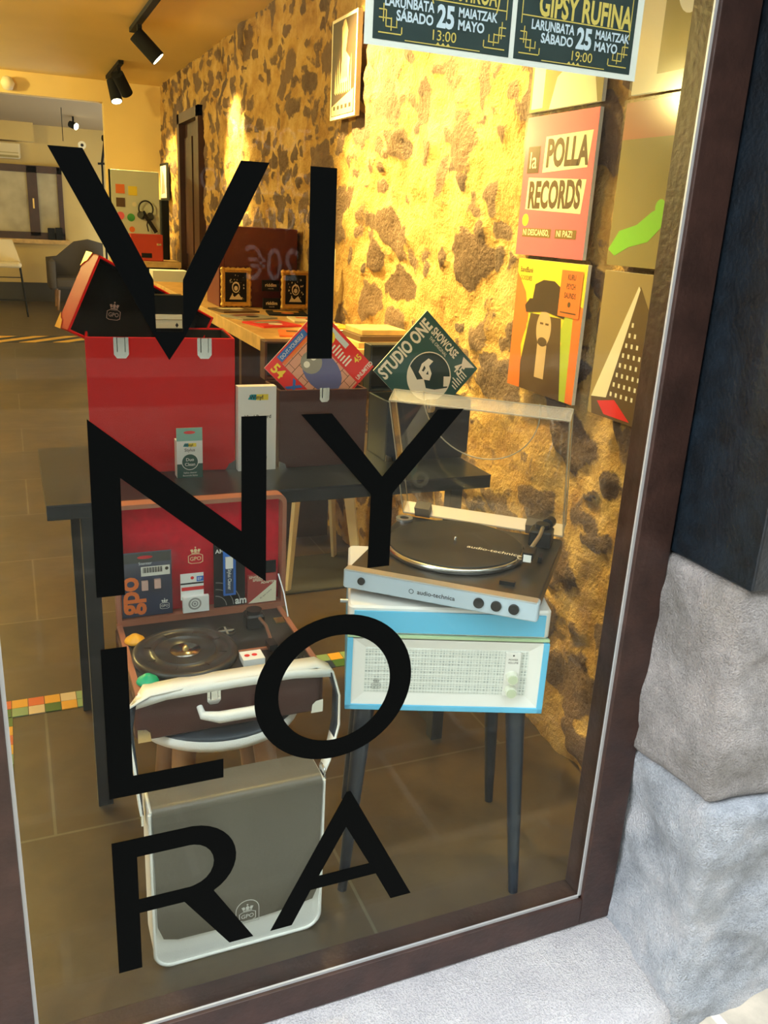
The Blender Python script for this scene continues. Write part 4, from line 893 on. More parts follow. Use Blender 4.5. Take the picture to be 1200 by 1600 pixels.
for k in range(9):
    a = R(90*k/8); y = -0.006+0.018*(1-math.cos(a)); z = bh-0.010+0.016*math.sin(a); rings.append([(0.006, y, z), (0.332, y, z)])
rings.append([(0.006, bd-0.004, bh+0.006), (0.332, bd-0.004, bh+0.006)])
mb.loft(rings, False, False, True, closed=False)
mb.build('flap', BG)
mb = MB(mat('logo_pale', (0.62, 0.62, 0.58), 0.5)).frame((0, -0.0065, 0), *LT); crest(mb, 0.182, 0.080, 0.032, 0)
pa = [(0.158, 0.062), (0.206, 0.062), (0.206, 0.095)]+arcpts(0.182, 0.095, 0.024, 0, 180, 12); c0_ = Vector((0.182, 0.088))
mb.poly(pa, 0, None, [[((x-c0_.x)*0.94+c0_.x, (z-c0_.y)*0.94+c0_.y) for x, z in pa]])
mb.build('logo', BG)
def strap(pts, sides, m, name, th=0.003): mb = MB(m); mb.ribbon(pts, sides, th); return mb.build(name, BG)
ox, oy = -0.158, -0.135
def W2(p): return (p[0]+ox, p[1]+oy, p[2])
path = [((0.148, 0.175, 0.345), (0, .018, 0)), ((0.143, 0.19, 0.42), (0, .020, 0)), ((0.142, 0.235, 0.476), (0.004, .020, 0)), ((0.152, 0.285, 0.506), (0.010, .018, 0)), ((0.185, 0.312, 0.5145), (-0.004, .021, .001)),
        ((0.26, 0.318, 0.516), (0, .022, 0)), ((0.36, 0.320, 0.516), (0, .022, 0)), ((0.46, 0.320, 0.516), (0, .022, 0)), ((0.535, 0.322, 0.5145), (0.004, .022, 0)), ((0.566, 0.315, 0.500), (0.0, .020, 0)), ((0.572, 0.285, 0.46), (0, .018, 0)), ((0.556, 0.24, 0.42), (0, .018, 0)), ((0.520, 0.19, 0.372), (0, .016, 0)), ((0.506, 0.18, 0.350), (0, .014, 0))]
strap([W2(p) for p, s_ in path], [s_ for p, s_ in path], whitelt, 'strap', 0.004)
strap([(p[0]+ox+(0.004 if p[0] < 0.35 else -0.004)*(0 if 0.17 < p[0] < 0.55 else 1), p[1]+oy, p[2]-(0.0035 if 0.17 < p[0] < 0.55 else 0)) for p, s_ in path], [Vector(s_)*0.9 for p, s_ in path], navy, 'strap_lining', 0.0015)
# front hanging edge of the strap, a folded welt
mb = MB(whitelt); mb.ribbon([W2((0.16, 0.290, 0.500)), W2((0.22, 0.296, 0.507)), W2((0.36, 0.2965, 0.510)), W2((0.48, 0.297, 0.509)), W2((0.56, 0.296, 0.500))], [(0, 0.001, 0.009)]*5, 0.003); mb.build('strap_welt', BG)
for x in (0.150, 0.506):
    mb = MB(chrome); mb.tube([W2((x+0.0*math.cos(a), 0.178+0.016*math.cos(a), 0.352+0.012*math.sin(a))) for a in [2*math.pi*k/16 for k in range(16)]], 0.0022, 6, True); mb.use(chrome); mb.box(x+ox-0.002, x+ox+0.003, 0.028, 0.058, 0.318, 0.345); mb.build('buckle', BG)

# small packet behind the bag, by the cabinet leg
mb = MB(mat('packet_teal', (0.15, 0.50, 0.50), 0.4)); mb.rbox(0.505, 0.535, 0.245, 0.27, 0.0, 0.15, 0.008, 0.003); mb.use(white); mb.box(0.506, 0.534, 0.2435, 0.2445, 0.08, 0.125); mb.use(blk)
for i in range(9): mb.box(0.509+i*0.0026, 0.5102+i*0.0026, 0.2428, 0.2434, 0.09, 0.12)
tag(mb.build('cleaning_bottle'), 'small teal bottle with a white barcode label behind the white bag', 'bottle')

# ================================================================== SLEEVES ON THE STONE WALL
def wall_sleeve(label, y0, y1, z0, z1, painter, tilt=0.0, cat='record'):
    """y0 = near edge, y1 = far edge; local x runs from far to near (left to right in view)"""
    ww = y1-y0; hh = z1-z0
    mb = MB(white).frame((WX-0.048, y1, z0), (0, -1, 0), (0, 0, 1), (-1, 0, 0)); mb.rect(0, ww, 0, hh, -0.010, 0.0); painter(mb, ww, hh)
    mb.use(sleeve_plastic); mb.rect(-0.004, ww+0.004, -0.004, hh+0.006, 0.004, 0.0045)
    return tag(mb.build('record_sleeve'), label, cat)
def a_polla(mb, w_, h):
    mb.use(pink); mb.rect(0, w_, 0, h, 0.0004); mb.use(cream)
    mb.use(brownp); mb.rect(.06*w_, .24*w_, .60*h, .79*h, .0010); mb.use(cream); mb.text('la', .085*w_, .635*h, .17*h, .0013)
    mb.poly([(.30*w_, .60*h), (.92*w_, .62*h), (.95*w_, .86*h), (.31*w_, .85*h)], .0008)
    mb.poly([(.09*w_, .34*h), (.90*w_, .31*h), (.93*w_, .54*h), (.10*w_, .57*h)], .0008); mb.use(brownp)
    mb.text('POLLA', .34*w_, .645*h, .26*h, .0012, sx=.68, bold=.04); mb.text('RECORDS', .12*w_, .355*h, .26*h, .0012, sx=.60, bold=.04)
    mb.use(yellow); mb.disc(.11*w_, .26*h, .045*h, .0008)
    mb.use(mat('polla_olive', (.20, .12, .03), .6)); mb.rect(.08*w_, .52*w_, .135*h, .20*h, .0008); mb.rect(.58*w_, .88*w_, .135*h, .20*h, .0008)
    mb.use(cream); mb.text('NI DESCANSO,', .09*w_, .15*h, .062*h, .0012, sx=.90, bold=.02); mb.text('NI PAZ!', .60*w_, .15*h, .062*h, .0012, sx=1.0, bold=.02)
def wav(x, h, ph): return [(x+0.02*math.sin(k*1.3+ph), h*k/12) for k in range(13)]
def a_hat(mb, w_, h):
    mb.use(yellow); mb.rect(0, w_, 0, h, .0004)
    mb.use(orange); mb.poly([(0, 0)]+[(.20*w_+.04*w_*math.sin(k*1.2), h*k/12) for k in range(10)]+[(0, .9*h)], .0006); mb.poly([(w_, 0)]+[(.80*w_+.04*w_*math.sin(k*1.2+2), h*k/12) for k in range(10)]+[(w_, .7*h)], .0006)
    mb.use(mat('lime_print', (.45, .55, .05), .6)); mb.poly([(.10*w_, 0)]+[(.24*w_+.03*w_*math.sin(k*2.0), .68*h*k/12) for k in range(13)]+[(.30*w_, .68*h), (.30*w_, 0)], .0007); mb.poly([(.74*w_+.03*w_*math.sin(k*2.1), .72*h*k/12) for k in range(13)][::-1]+[(.74*w_, 0), (.90*w_, 0), (.88*w_, .70*h)][0:3][::1], .0007)
    mb.use(brownp); mb.poly([(.20*w_, 0), (.18*w_, .2*h), (.27*w_, .60*h), (.72*w_, .60*h), (.78*w_, .25*h), (.82*w_, 0)], .0010)
    mb.use(skin); mb.disc(.49*w_, .50*h, .11*w_, .0013, n=20, r2=.14*h); mb.rect(.42*w_, .56*w_, .12*h, .38*h, .0012)
    mb.use(brownp); mb.disc(.49*w_, .40*h, .07*w_, .0015, n=16, r2=.035*h); mb.rect(.43*w_, .48*w_, .53*h, .545*h, .0015); mb.rect(.51*w_, .56*w_, .53*h, .545*h, .0015)
    mb.use(mat('hat_brown', (.045, .022, .012), .6)); mb.poly([(.17*w_, .65*h), (.20*w_, .60*h), (.5*w_, .63*h), (.76*w_, .60*h), (.80*w_, .66*h), (.74*w_, .71*h), (.24*w_, .71*h)], .0017); mb.poly([(.28*w_, .71*h), (.30*w_, .82*h), (.42*w_, .86*h), (.58*w_, .86*h), (.68*w_, .82*h), (.71*w_, .71*h)], .0017)
    mb.use(orange); mb.rect(.67*w_, .96*w_, .62*h, .95*h, .0020); mb.use(brownp)
    for i, t_ in enumerate(('KURU', 'PSYCH', 'SAUNDS')): mb.text(t_, .815*w_, (.885-.065*i)*h, .055*h, .0023, align='CENTER', bold=.02, sx=.7)
    mb.disc(.815*w_, .71*h, .02*h, .0023); mb.rect(.70*w_, .92*w_, .645*h, .655*h, .0023)
    mb.text('BandBank', .04*w_, .90*h, .06*h, .0010, sx=.8); mb.text('GOODIES', .05*w_, .84*h, .05*h, .0010, sx=.8)
def a_dress(mb, w_, h):
    mb.use(oliv); mb.rect(0, w_, 0, h, .0004); mb.use(cream); mb.poly([(.3*w_, 0), (.95*w_, 0), (.85*w_, .3*h), (.62*w_, .55*h), (.55*w_, .30*h), (.38*w_, .22*h)], .0008); mb.rect(0.03*w_, .20*w_, .02*h, .5*h, .0006); mb.use(skin); mb.disc(.6*w_, .65*h, .09*w_, .0008); mb.use(brownp); mb.rect(.03*w_, .97*w_, .985*h, h, .001)
def a_lizard(mb, w_, h):
    mb.use(oliv); mb.rect(0, w_, 0, h, .0004); mb.use(mat('dusky_pink', (.5, .2, .12), .6)); mb.rect(0, w_, .78*h, h, .0006)
    mb.use(mat('lime_bright', (.22, .62, .04), .5)); mb.poly([(0, .10*h), (.10*w_, .22*h), (.28*w_, .26*h), (.42*w_, .34*h), (.60*w_, .40*h), (.85*w_, .42*h), (.95*w_, .36*h), (.80*w_, .32*h), (.60*w_, .30*h), (.42*w_, .16*h), (.22*w_, .12*h), (.08*w_, .06*h)], .0009)
    mb.disc(.50*w_, .37*h, .05*w_, .0011)
def a_pyr(mb, w_, h):
    mb.use(mat('pyr_tan', (.36, .26, .11), .6)); mb.rect(0, w_, 0, h, .0004); mb.use(mat('pyr_dark', (.12, .07, .03), .6)); mb.poly([(.02*w_, .12*h), (.42*w_, .92*h), (w_, .2*h), (w_, 0), (.05*w_, 0)], .0007); mb.use(cream)
    mb.poly([(.02*w_, .12*h), (.40*w_, .92*h), (.42*w_, .90*h), (.20*w_, .14*h)], .0009)
    for i in range(9):
        for j in range(8-i if i > 2 else 7): mb.rect((.24+.06*j+.02*i)*w_, (.262+.06*j+.02*i)*w_, (.16+.07*i)*h, (.19+.07*i)*h, .0010)
    mb.use(redp); mb.poly([(.1*w_, .10*h), (.3*w_, .14*h), (.5*w_, .02*h), (.2*w_, .02*h)], .0011)
def a_top(mb, w_, h):
    mb.use(cream); mb.rect(0, w_, 0, h, .0004); mb.use(oliv); mb.rect(.25*w_, .9*w_, .1*h, .9*h, .0007); mb.use(white); mb.disc(.5*w_, .6*h, .15*w_, .0009, r2=.2*h)
g = None
wall_sleeve('pink La Polla Records sleeve hung on the stone wall', 0.628, 0.945, 1.342, 1.688, a_polla)
wall_sleeve('orange and yellow sleeve of a bearded man in a hat on the stone wall', 0.600, 0.922, 0.985, 1.332, a_hat)
wall_sleeve('olive sleeve with a white dress, above the pink sleeve on the stone wall', 0.628, 0.945, 1.700, 2.03, a_dress)
wall_sleeve('olive sleeve with a bright green lizard shape, half hidden by the window frame', 0.205, 0.530, 1.338, 1.685, a_lizard)
wall_sleeve('brown sleeve with a pyramid-like building, lowest of the near column', 0.205, 0.530, 0.985, 1.325, a_pyr)
wall_sleeve('cream framed sleeve highest on the near column beside the window frame', 0.205, 0.520, 1.700, 2.04, a_top)
# framed photograph on the stone wall
mb = MB(cream).frame((WX-0.06, 2.515, 1.80), (0, -1, 0), (0, 0, 1), (-1, 0, 0)); pw, ph_ = 0.29, 0.37
mb.rect(0, pw, 0, ph_, -0.02, 0.0); mb.use(mat('photo_dark', (.035, .018, .010), .5)); mb.rect(.012, pw-.012, .012, ph_-.012, .0005); mb.use(mat('photo_pale', (.5, .38, .2), .5))
mb.poly([(.11, .13), (.13, .22), (.12, .33), (.16, .355), (.19, .31), (.17, .24), (.22, .21), (.20, .13)], .0009); mb.poly([(.02, .05), (.27, .10), (.27, .015), (.02, .015)], .0009)
mb.disc(.15, .335, .018, .0010)
for i in range(9): mb.poly([(.05+.022*i, .10), (.058+.022*i, .19+.02*(i % 3)), (.066+.022*i, .09)], .0010)
mb.use(mat('photo_dark', (.035, .018, .010), .5))
for i in range(5): mb.rect(.04+.045*i, .065+.045*i, .035, .05, .0012)
for i in range(5): mb.poly([(.12+.016*i, .15), (.128+.014*i, .30), (.126+.016*i, .14)], .0013)
tag(mb.build('framed_photograph'), 'large pale-framed sepia concert photograph hanging on the stone wall', 'picture')
mb = MB(blkm).frame((WX-0.06, 7.0, 1.50), (0, -1, 0), (0, 0, 1), (-1, 0, 0)); mb.rect(0, .34, 0, .30, -.02, 0); mb.use(white); mb.rect(.02, .32, .02, .28, .0006); mb.use(greyp); mb.poly([(.06, .05), (.12, .24), (.2, .2), (.26, .06)], .0009)
tag(mb.build('framed_photograph'), 'small black-framed picture on the stone wall beyond the wooden door', 'picture')

# ================================================================== BENCH ALONG THE WALL
BN = thing('display_bench', 'long pale wooden display bench built along the stone wall', 'bench', (0.85, 1.62, 0))
by1 = 2.95
MB(wood).box(0, 0.455, 0, by1, 0.925, 0.98).build('bench_top', BN, bevel=0.003)
for y in (0.75, 1.8, 2.85): MB(dwood).box(0.03, 0.44, y, y+0.04, 0, 0.925).build('bench_support', BN)
MB(dwood).box(0.05, 0.44, 0.79, 2.85, 0.40, 0.425).build('lower_shelf', BN)
# dark red record trunk on the bench
mb = MB(mat('oxblood', (0.10, 0.007, 0.006), 0.5)); mb.box(0.955, 1.32, 3.02, 3.30, 0.981, 1.355); mb.use(mat('oxblood_edge', (0.16, 0.03, 0.02), 0.5)); mb.box(0.930, 0.955, 3.02, 3.30, 0.981, 1.352)
o = tag(mb.build('travel_case', bevel=0.003), 'large dark red case standing upright on the wooden bench', 'case')
def gilt_frame(x, y, z, label, w_=0.13, h=0.165, rz=0):
    T_ = thing('picture_frame', label, 'picture frame', (x, y, z), rz, None)
    mb = MB(gilt); 
    for (a, b) in (((0, 0), (w_, 0)), ((w_, 0), (w_, h)), ((w_, h), (0, h)), ((0, h), (0, 0))):
        n = 14; pts = [(a[0]+(b[0]-a[0])*k/n, 0.0, a[1]+(b[1]-a[1])*k/n) for k in range(n+1)]
        mb.tube(pts, [0.009+0.003*math.sin(k*2.4) for k in range(n+1)], 8); 
        a2 = [(w_/2+(p_[0]-w_/2)*0.86, 0.002, h/2+(p_[2]-h/2)*0.88) for p_ in pts]; mb.tube(a2, 0.004, 6)
    for (cx_, cz_) in ((0, 0), (w_, 0), (w_, h), (0, h)): mb.lathe([(0.001, -0.012), (0.010, -0.006), (0.012, 0), (0.010, 0.006), (0.001, 0.012)], 10, (cx_, 0, cz_))
    mb.build('frame', T_)
    mb = MB(blkm).frame((0, 0.003, 0), *LT); mb.rect(0.006, w_-0.006, 0.006, h-0.006, -0.006, 0.0); mb.use(cream)
    rr = random.Random(int(x*100))
    mb.disc(w_*0.5, h*0.50, w_*0.15, 0.001, n=14, r2=h*0.16); mb.use(blkm); mb.disc(w_*0.5, h*0.49, w_*0.115, 0.0013, n=14, r2=h*0.12); mb.use(cream); mb.disc(w_*0.5, h*0.47, w_*0.07, 0.0016, n=12, r2=h*0.07); mb.poly([(w_*0.25, h*0.15), (w_*0.35, h*0.30), (w_*0.45, h*0.22), (w_*0.6, h*0.32), (w_*0.75, h*0.15)], 0.001)
    for i in range(22):
        u, v_ = rr.uniform(.2, .8)*w_, rr.uniform(.15, .85)*h; a_ = rr.uniform(.002, .008); mb.poly([(u, v_), (u+a_, v_+a_*.4), (u+a_*.3, v_+a_*1.6)], 0.0018)
    mb.build('picture', T_); return T_
gilt_frame(0.940, 2.985, 0.995, 'ornate gilt picture frame at the left corner of the dark red case')
gilt_frame(1.215, 2.905, 0.995, 'ornate gilt picture frame with a pale head, nearer the stone wall')
for (x, y, z, lb_) in ((1.135, 2.985, 1.062, 'small black name card upper of two against the dark red case'), (1.125, 2.93, 0.981, 'small black name card lying upright on the bench before the dark red case')):
    mb = MB(blkm).frame((x, y, z), *LT); mb.rect(0, .085, 0, .052, -.012, 0); mb.use(cream); mb.text('riddim', .042, .022, .022, .0006, align='CENTER', bold=.03); mb.text('records', .042, .010, .009, .0006, align='CENTER'); tag(mb.build('name_card'), lb_, 'card')
mb = MB(cream).frame((1.20, 2.45, 0.981), (0.8, -0.6, 0), (0.02, 0.03, 1), (-0.6, -0.8, 0)); mb.rect(0, .11, 0, .31, -.004, 0); mb.use(brownp); mb.rect(.02, .09, .05, .2, .0006)
tag(mb.build('display_card'), 'tall pale card propped upright on the bench near the stone wall', 'card')
# flat records on the bench
sp = MB(cream); sp.box(0, .18, 0, .18, 0, .006)
flat_cols = [(brownp, 'dark brown'), (blkm, 'black'), (redp, 'red'), (cream, 'cream'), (mat('amber_print', (.7, .36, .04), .5), 'amber'), (greyp, 'grey'), (orange, 'orange'), (white, 'white'), (mat('maroon_print', (.2, .02, .02), .5), 'maroon')]
spots = [(0.89, 2.74, 12, 0, 'at the far end beside the left gilt frame'), (1.08, 2.66, -10, 1, 'below the black name cards'), (0.91, 2.46, 20, 5, 'on the bench front edge'), (1.12, 2.40, -6, 3, 'in the middle of the bench'), (0.93, 2.20, 15, 2, 'towards the front edge'), (1.13, 2.14, 4, 4, 'beside the red sleeve'),
         (0.92, 1.94, -14, 6, 'nearest the bench corner'), (1.10, 1.90, 8, 7, 'behind the red comic sleeve')]
for x, y, a, k, wh in spots:
    mb = MB(flat_cols[k][0]); mb.box(0, .18, 0, .18, 0, .007); mb.use(flat_cols[(k+3) % 9][0]); mb.rect(.03, .15, .10, .15, .0074); mb.use(flat_cols[(k+5) % 9][0]); mb.disc(.09, .06, .03, .0074)
    tag(mb.build('single_record', None, 0, (x, y, 0.9805), a), f'{flat_cols[k][1]} single record sleeve lying flat {wh}', 'record', 'single records lying on the bench')
for k, c_ in enumerate((wood, brownp, wood)):
    tag(MB(c_).box(1.12+0.01*k, 1.31, 1.635+0.012*k, 1.83, 0.981+0.0205*k, 1.001+0.0205*k).build('wooden_tray', bevel=0.002), ['pale wooden tray lowest of the stack at the bench end', 'dark brown tray in the middle of the bench-end stack', 'pale wooden tray topmost of the bench-end stack'][k], 'tray')

# ---- white metal stool behind the table
WS = thing('metal_stool', 'white metal stool with splayed legs pushed under the near end of the wooden bench', 'stool', (1.14, 1.78, 0.012))
wm = mat('white_metal', (0.75, 0.72, 0.64), 0.4)
# short crossbar stool fits in front of the bench
for (sx_, sy_) in ((-1, -1), (1, -1), (-1, 1), (1, 1)):
    mb = MB(wm); mb.bar((sx_*0.15, sy_*0.15, 0.0), (sx_*0.10, sy_*0.10, 0.45), 0.030, 0.012, (sx_, -sy_, 0), 0.045, 0.016); mb.build('leg', WS)
MB(wm).rbox(-0.14, 0.14, -0.14, 0.14, 0.45, 0.465, 0.03, 0.004).build('seat', WS)
WS.location = (1.07, 1.93, 0.0)
tag(MB(mat('grey_rug', (0.035, 0.036, 0.035), 0.8)).rbox(0.86, 1.30, 1.76, 2.12, 0.0, 0.012, 0.01, 0.004).build('floor_mat'), 'dark rectangular floor mat under the white metal stool', 'mat')
WS.location.z = 0.0125
# ================================================================== COUNTER AND THINGS AT THE BACK
CT = thing('counter', 'wooden sales counter against the stone wall before the far room', 'counter', (0.84, 6.0, 0))
MB(wood).box(0, 0.44, -0.02, 0.60, 0.985, 1.03).build('counter_top', CT); mb = MB(blkm); mb.box(0.02, 0.42, 0.0, 0.58, 0, 0.985); mb.build('counter_body', CT)
# pale magnet board with stickers
PB = thing('sticker_board', 'tall pale metal board covered with round and square stickers on the counter', 'board', (0.79, 6.22, 1.03))
whm = mat('pale_board', (0.62, 0.66, 0.55), 0.35)
mb = MB(whm); mb.box(0.0, 0.37, 0, 0.03, 0.005, 0.67); mb.use(blkm); mb.box(-0.012, 0.0, 0, 0.03, 0.3, 0.67); mb.build('panel', PB, bevel=0.004)
for (x, z, s_, m_, sq) in ((0.07, 0.53, 0.034, orange, 1), (0.165, 0.52, 0.034, yellow, 1), (0.07, 0.43, 0.034, brownp, 1), (0.065, 0.33, 0.030, pink, 0), (0.145, 0.32, 0.030, green, 0), (0.175, 0.42, 0.018, cream, 0), (0.15, 0.23, 0.022, orange, 0)):
    mb = MB(m_).frame((x, -0.001, z), *LT); (mb.rect(-s_, s_, -s_, s_, 0, 0.001) if sq else mb.disc(0, 0, s_, 0, 0.001)); mb.build('sticker', PB)
mb = MB(blk)
mb.tube([(1.045+0.055*math.cos(R(a)), 6.17, 1.42+0.06*math.sin(R(a))) for a in range(-50, 231, 12)], 0.006, 8); mb.cyl((1.00, 6.16, 1.375), (1.02, 6.19, 1.365), 0.028); mb.cyl((1.075, 6.16, 1.37), (1.085, 6.19, 1.36), 0.026)
mb.tube([(1.06, 6.17, 1.35), (1.05, 6.17, 1.30), (1.06, 6.17, 1.25)], 0.005); mb.bar((1.02, 6.165, 1.40), (1.12, 6.165, 1.245), 0.012, 0.03)
tag(mb.build('headphones'), 'black headphones hanging in front of the pale sticker board', 'headphones')
mb = MB(mat('coral_case', (0.55, 0.05, 0.02), 0.4)); mb.rbox(0.90, 1.15, 6.03, 6.15, 1.031, 1.232, 0.008, 0.004); mb.use(blkm); mb.box(0.98, 1.06, 6.026, 6.03, 1.055, 1.09); mb.use(chrome); mb.box(1.10, 1.135, 6.024, 6.03, 1.15, 1.165)
tag(mb.build('coral_case'), 'coral red case on the counter in front of the pale board', 'case')
SH = thing('paper_tray', 'white lit paper tray standing before the counter', 'tray', (1.0, 5.6, 0))
mb = MB(white); mb.box(0.0, 0.26, 0, 0.18, 0.80, 0.985); mb.build('tray_box', SH); mb = MB(blkm); mb.box(-0.02, 0.28, -0.01, 0.20, 0, 0.80); mb.build('tray_stand', SH)
tag(MB(blkm).rbox(1.18, 1.25, 6.3, 6.42, 1.031, 1.50, 0.02, 0.006).build('tower_speaker'), 'slim black speaker between the pale board and the stone wall', 'speaker')
# microphone stand
MS = thing('microphone_stand', 'thin black stand with a microphone head beyond the partition opening', 'microphone stand', (0.93, 8.2, 0))
MB(blkm).cyl((0, 0, 0), (0, 0, 1.85), 0.01).build('pole', MS); mb = MB(blkm); mb.cyl((0, 0, 1.83), (0.03, -0.02, 2.02), 0.012, 0.012); mb.lathe([(0.001, -0.04), (0.03, -0.02), (0.034, 0), (0.03, 0.025), (0.001, 0.04)], 12, (0.035, -0.02, 2.05)); mb.bar((-0.04, 0, 1.82), (0.16, 0, 1.83), 0.02, 0.02); mb.build('microphone', MS)
MB(blkm).lathe([(0.14, 0), (0.14, 0.015), (0.02, 0.03)], 24).build('base', MS)
# bar stool, armchair, window books, air conditioner, camera, lamps
BS = thing('bar_stool', 'cream upholstered bar stool on thin black legs at the left edge', 'stool', (-0.02, 11.45, 0), 0)
cu = mat('cream_leather', (0.62, 0.52, 0.34), 0.5)
mb = MB(cu); mb.rbox(-0.20, 0.19, -0.19, 0.19, 0.62, 0.69, 0.05, 0.02); mb.build('seat', BS)
mb = MB(cu); mb.frame((0, 0.17, 0), *LT); mb.poly([(-0.19, 0.69), (0.18, 0.69), (0.15, 0.80), (0.10, 0.96), (-0.12, 0.96), (-0.17, 0.8)], 0, 0.04); mb.build('backrest', BS, bevel=0.01)
for sx_, sy_ in ((-1, -1), (1, -1), (-1, 1), (1, 1)): MB(blkm).cyl((sx_*0.17, sy_*0.15, 0.62), (sx_*0.22, sy_*0.20, 0), 0.013, 0.010).build('leg', BS)
MB(blkm).bar((-0.21, -0.19, 0.22), (0.21, -0.19, 0.22), 0.015, 0.015).build('footrest', BS); MB(blkm).bar((-0.18, -0.15, 0.5), (0.18, -0.15, 0.5), 0.012, 0.012).build('crossbar', BS)
AC = thing('armchair', 'grey-brown upholstered tub armchair below the far window', 'armchair', (0.92, 12.4, 0))
gr = mat('mole_fabric', (0.07, 0.055, 0.04), 0.9)
mb = MB(gr); mb.rbox(-0.33, 0.33, -0.3, 0.3, 0.30, 0.45, 0.06, 0.03); mb.build('seat', AC)
mb = MB(gr); mb.rbox(-0.40, -0.30, -0.32, 0.32, 0.28, 0.70, 0.045, 0.03); mb.build('armrest', AC); MB(gr).rbox(0.30, 0.40, -0.32, 0.32, 0.28, 0.70, 0.045, 0.03).build('armrest', AC)
mb = MB(gr); mb.frame((0, 0.34, 0), *LT); mb.poly([(-0.40, 0.3), (0.40, 0.3), (0.40, 0.92), (0.2, 0.97), (0.0, 0.93), (-0.25, 0.72), (-0.40, 0.70)], 0, 0.12); mb.build('backrest', AC, bevel=0.03)
for sx_, sy_ in ((-1, -1), (1, -1), (-1, 1), (1, 1)): MB(legwood).cyl((sx_*0.28, sy_*0.26, 0.28), (sx_*0.30, sy_*0.28, 0), 0.025, 0.016).build('leg', AC)
for k, (x, hh) in enumerate(((0.60, 0.17), (0.71, 0.18))):
    tag(MB(blkm).box(x, x+0.10, 13.27, 13.33, 0.921, 0.921+hh).build('black_box', bevel=0.003), ['black box on the far window sill, left of two', 'black box on the far window sill, right of two'][k], 'box')
AU = thing('air_conditioner', 'pale wall-mounted air conditioner above the far window', 'air conditioner', (-0.42, 13.18, 2.0))
acm = mat('ac_cream', (0.62, 0.52, 0.32), 0.5)
MB(acm).rbox(0, 0.72, 0, 0.2, 0.03, 0.25, 0.03, 0.02).build('casing', AU); mb = MB(oliv); mb.box(0.03, 0.69, -0.004, 0.0, 0.04, 0.07); mb.box(0.03, 0.69, -0.004, 0.0, 0.10, 0.11); mb.build('louvre', AU)
SCm = thing('security_camera', 'small white wall camera on a wedge bracket by the far corner', 'camera', (1.02, 11.6, 2.18))
mb = MB(cream); mb.cyl((0, 0.1, 0), (0, -0.06, 0), 0.05); mb.use(blk); mb.cyl((0, -0.06, 0), (0, -0.065, 0), 0.02); mb.build('camera_body', SCm)
mb = MB(cream); mb.bar((0, 0.05, 0), (0, 0.05, 0.44), 0.03, 0.03); mb.build('bracket', SCm)
MB(blkm).cyl((0.73, 10.6, 2.52), (0.73, 10.6, 2.15), 0.004).build('pendant_cord'); tag(C.objects['pendant_cord'], 'thin dark cord hanging from the far ceiling', 'cord')
em = mat('lamp_glow', (1.0, 0.86, 0.55), 0.5, emit=14)
DL = thing('wall_lamp', 'round pale globe lamp on the partition above the opening', 'lamp', (0.115, 7.14, 2.335))
MB(mat('lamp_white', (0.85, 0.78, 0.6), 0.5)).lathe([(0.001, -0.055), (0.035, -0.045), (0.055, 0), (0.035, 0.045), (0.001, 0.055)], 24).build('globe', DL); MB(cream).cyl((0, 0.02, 0), (0, 0.06, 0), 0.045).build('wall_plate', DL)
DS = thing('ceiling_spotlight', 'small lit spotlight under the ceiling of the far room', 'lamp', (0.93, 11.6, 2.52))
MB(blkm).cyl((0, 0, 0), (0, 0, -0.07), 0.012).build('stem', DS); mb = MB(blkm); mb.cyl((-0.04, 0.03, -0.09), (0.03, -0.03, -0.12), 0.04, 0.045); mb.build('housing', DS); MB(em).cyl((0.03, -0.03, -0.12), (0.034, -0.034, -0.122), 0.04).build('bulb', DS)

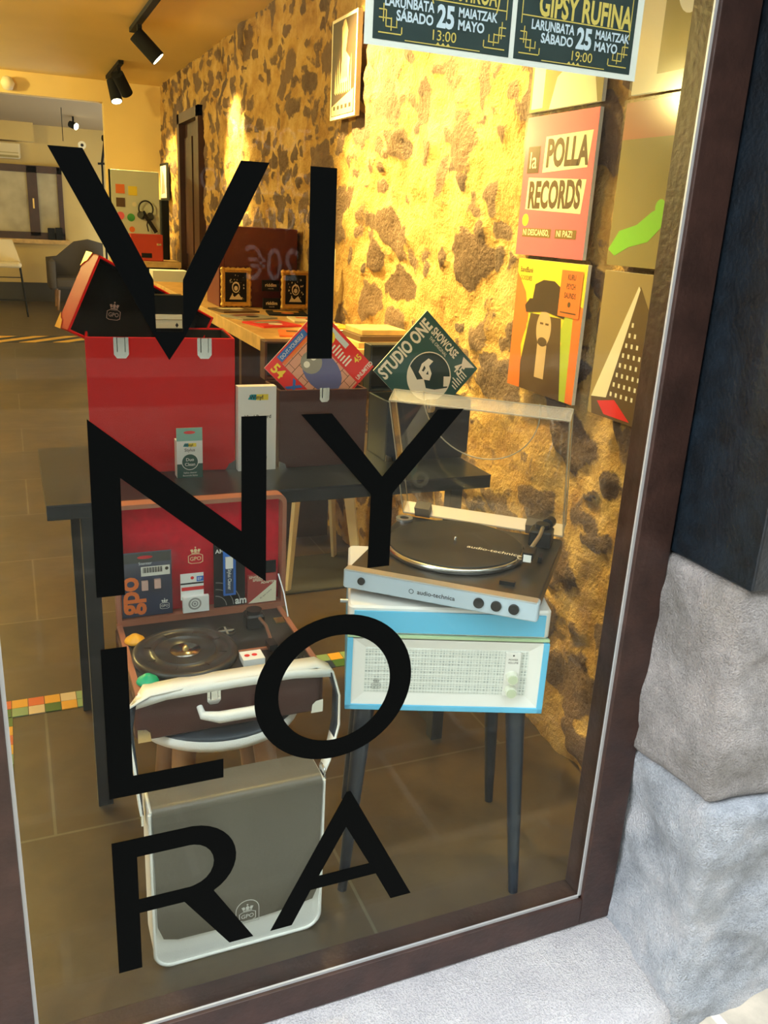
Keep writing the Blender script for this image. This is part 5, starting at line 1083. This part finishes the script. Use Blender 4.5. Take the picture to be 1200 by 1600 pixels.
# ================================================================== TRACK LIGHTS
WARM = (1.0, 0.70, 0.22)
def track(label, x, y0, y1, heads):
    T_ = thing('track_light', label, 'track light', (x, y0, 2.44))
    MB(blkm).box(-0.018, 0.018, 0, y1-y0, -0.025, 0).build('track', T_)
    for (hy, tgt, en, ang) in heads:
        top = Vector((0, hy-y0, -0.03)); d = (Vector(tgt)-Vector((x, hy, 2.30))).normalized()
        c = Vector((0, hy-y0, -0.10)); a = c-d*0.03; b = c+d*0.14
        h = MB(blkm); h.bar(top, c+Vector((0, 0, 0.01)), 0.025, 0.03, (0, 1, 0)); h.cyl(tuple(a), tuple(b), 0.045, 0.045, 24); hd = h.build('spot_head', T_)
        MB(em).cyl(tuple(b), tuple(b+d*0.002), 0.038, 0.038, 24).build('lens', hd)
        wl = Vector((x, y0, 2.44))+b+d*0.012
        lamp('spot_lamp', 'SPOT', tuple(wl), en, WARM, tgt, 0.035, ang, 0.75)
track('black ceiling track with one spotlight, nearer of the two visible', 0.80, 3.6, 4.75, [(4.45, (WX, 4.35, 1.75), 260, 62)])
track('short black ceiling track with two spotlights, farther into the shop', 0.88, 6.0, 6.9, [(6.15, (WX, 6.75, 1.6), 190, 50), (6.55, (1.0, 6.1, 1.3), 110, 60)])
track('black ceiling track above the window display, out of view overhead', 0.72, 0.7, 2.9, [(2.35, (WX, 2.05, 1.75), 300, 85), (1.35, (WX, 1.25, 1.45), 210, 95), (0.85, (0.75, 0.6, 0.5), 45, 100)])
# added unseen ceiling globes, a warm fill for ceiling and room
def globe(label, x, y, z, en, col=(1.0, 0.76, 0.27), r=0.09):
    T_ = thing('added_globe_lamp', label, 'lamp', (x, y, z)); MB(mat('added_globe_glow', (1.0, 0.8, 0.45), 0.5, emit=3.0)).lathe([(0.001, -0.16), (0.06, -0.15), (0.09, -0.10), (0.06, -0.04), (0.03, -0.03)], 24).build('globe', T_); MB(cream).cyl((0, 0, 0), (0, 0, -0.03), 0.05).build('ceiling_plate', T_)
    l = lamp('added_fill_lamp', 'POINT', (x, y, z-0.24), en, col, None, 0.08)
globe('added frosted fill globe over the shop floor, left and out of view', -1.2, 3.2, 2.44, 130)
globe('added frosted fill globe near the partition, left and out of view', -1.4, 6.0, 2.44, 125)
globe('added frosted fill globe in the far room, left and out of view', -1.3, 10.5, 2.52, 60)
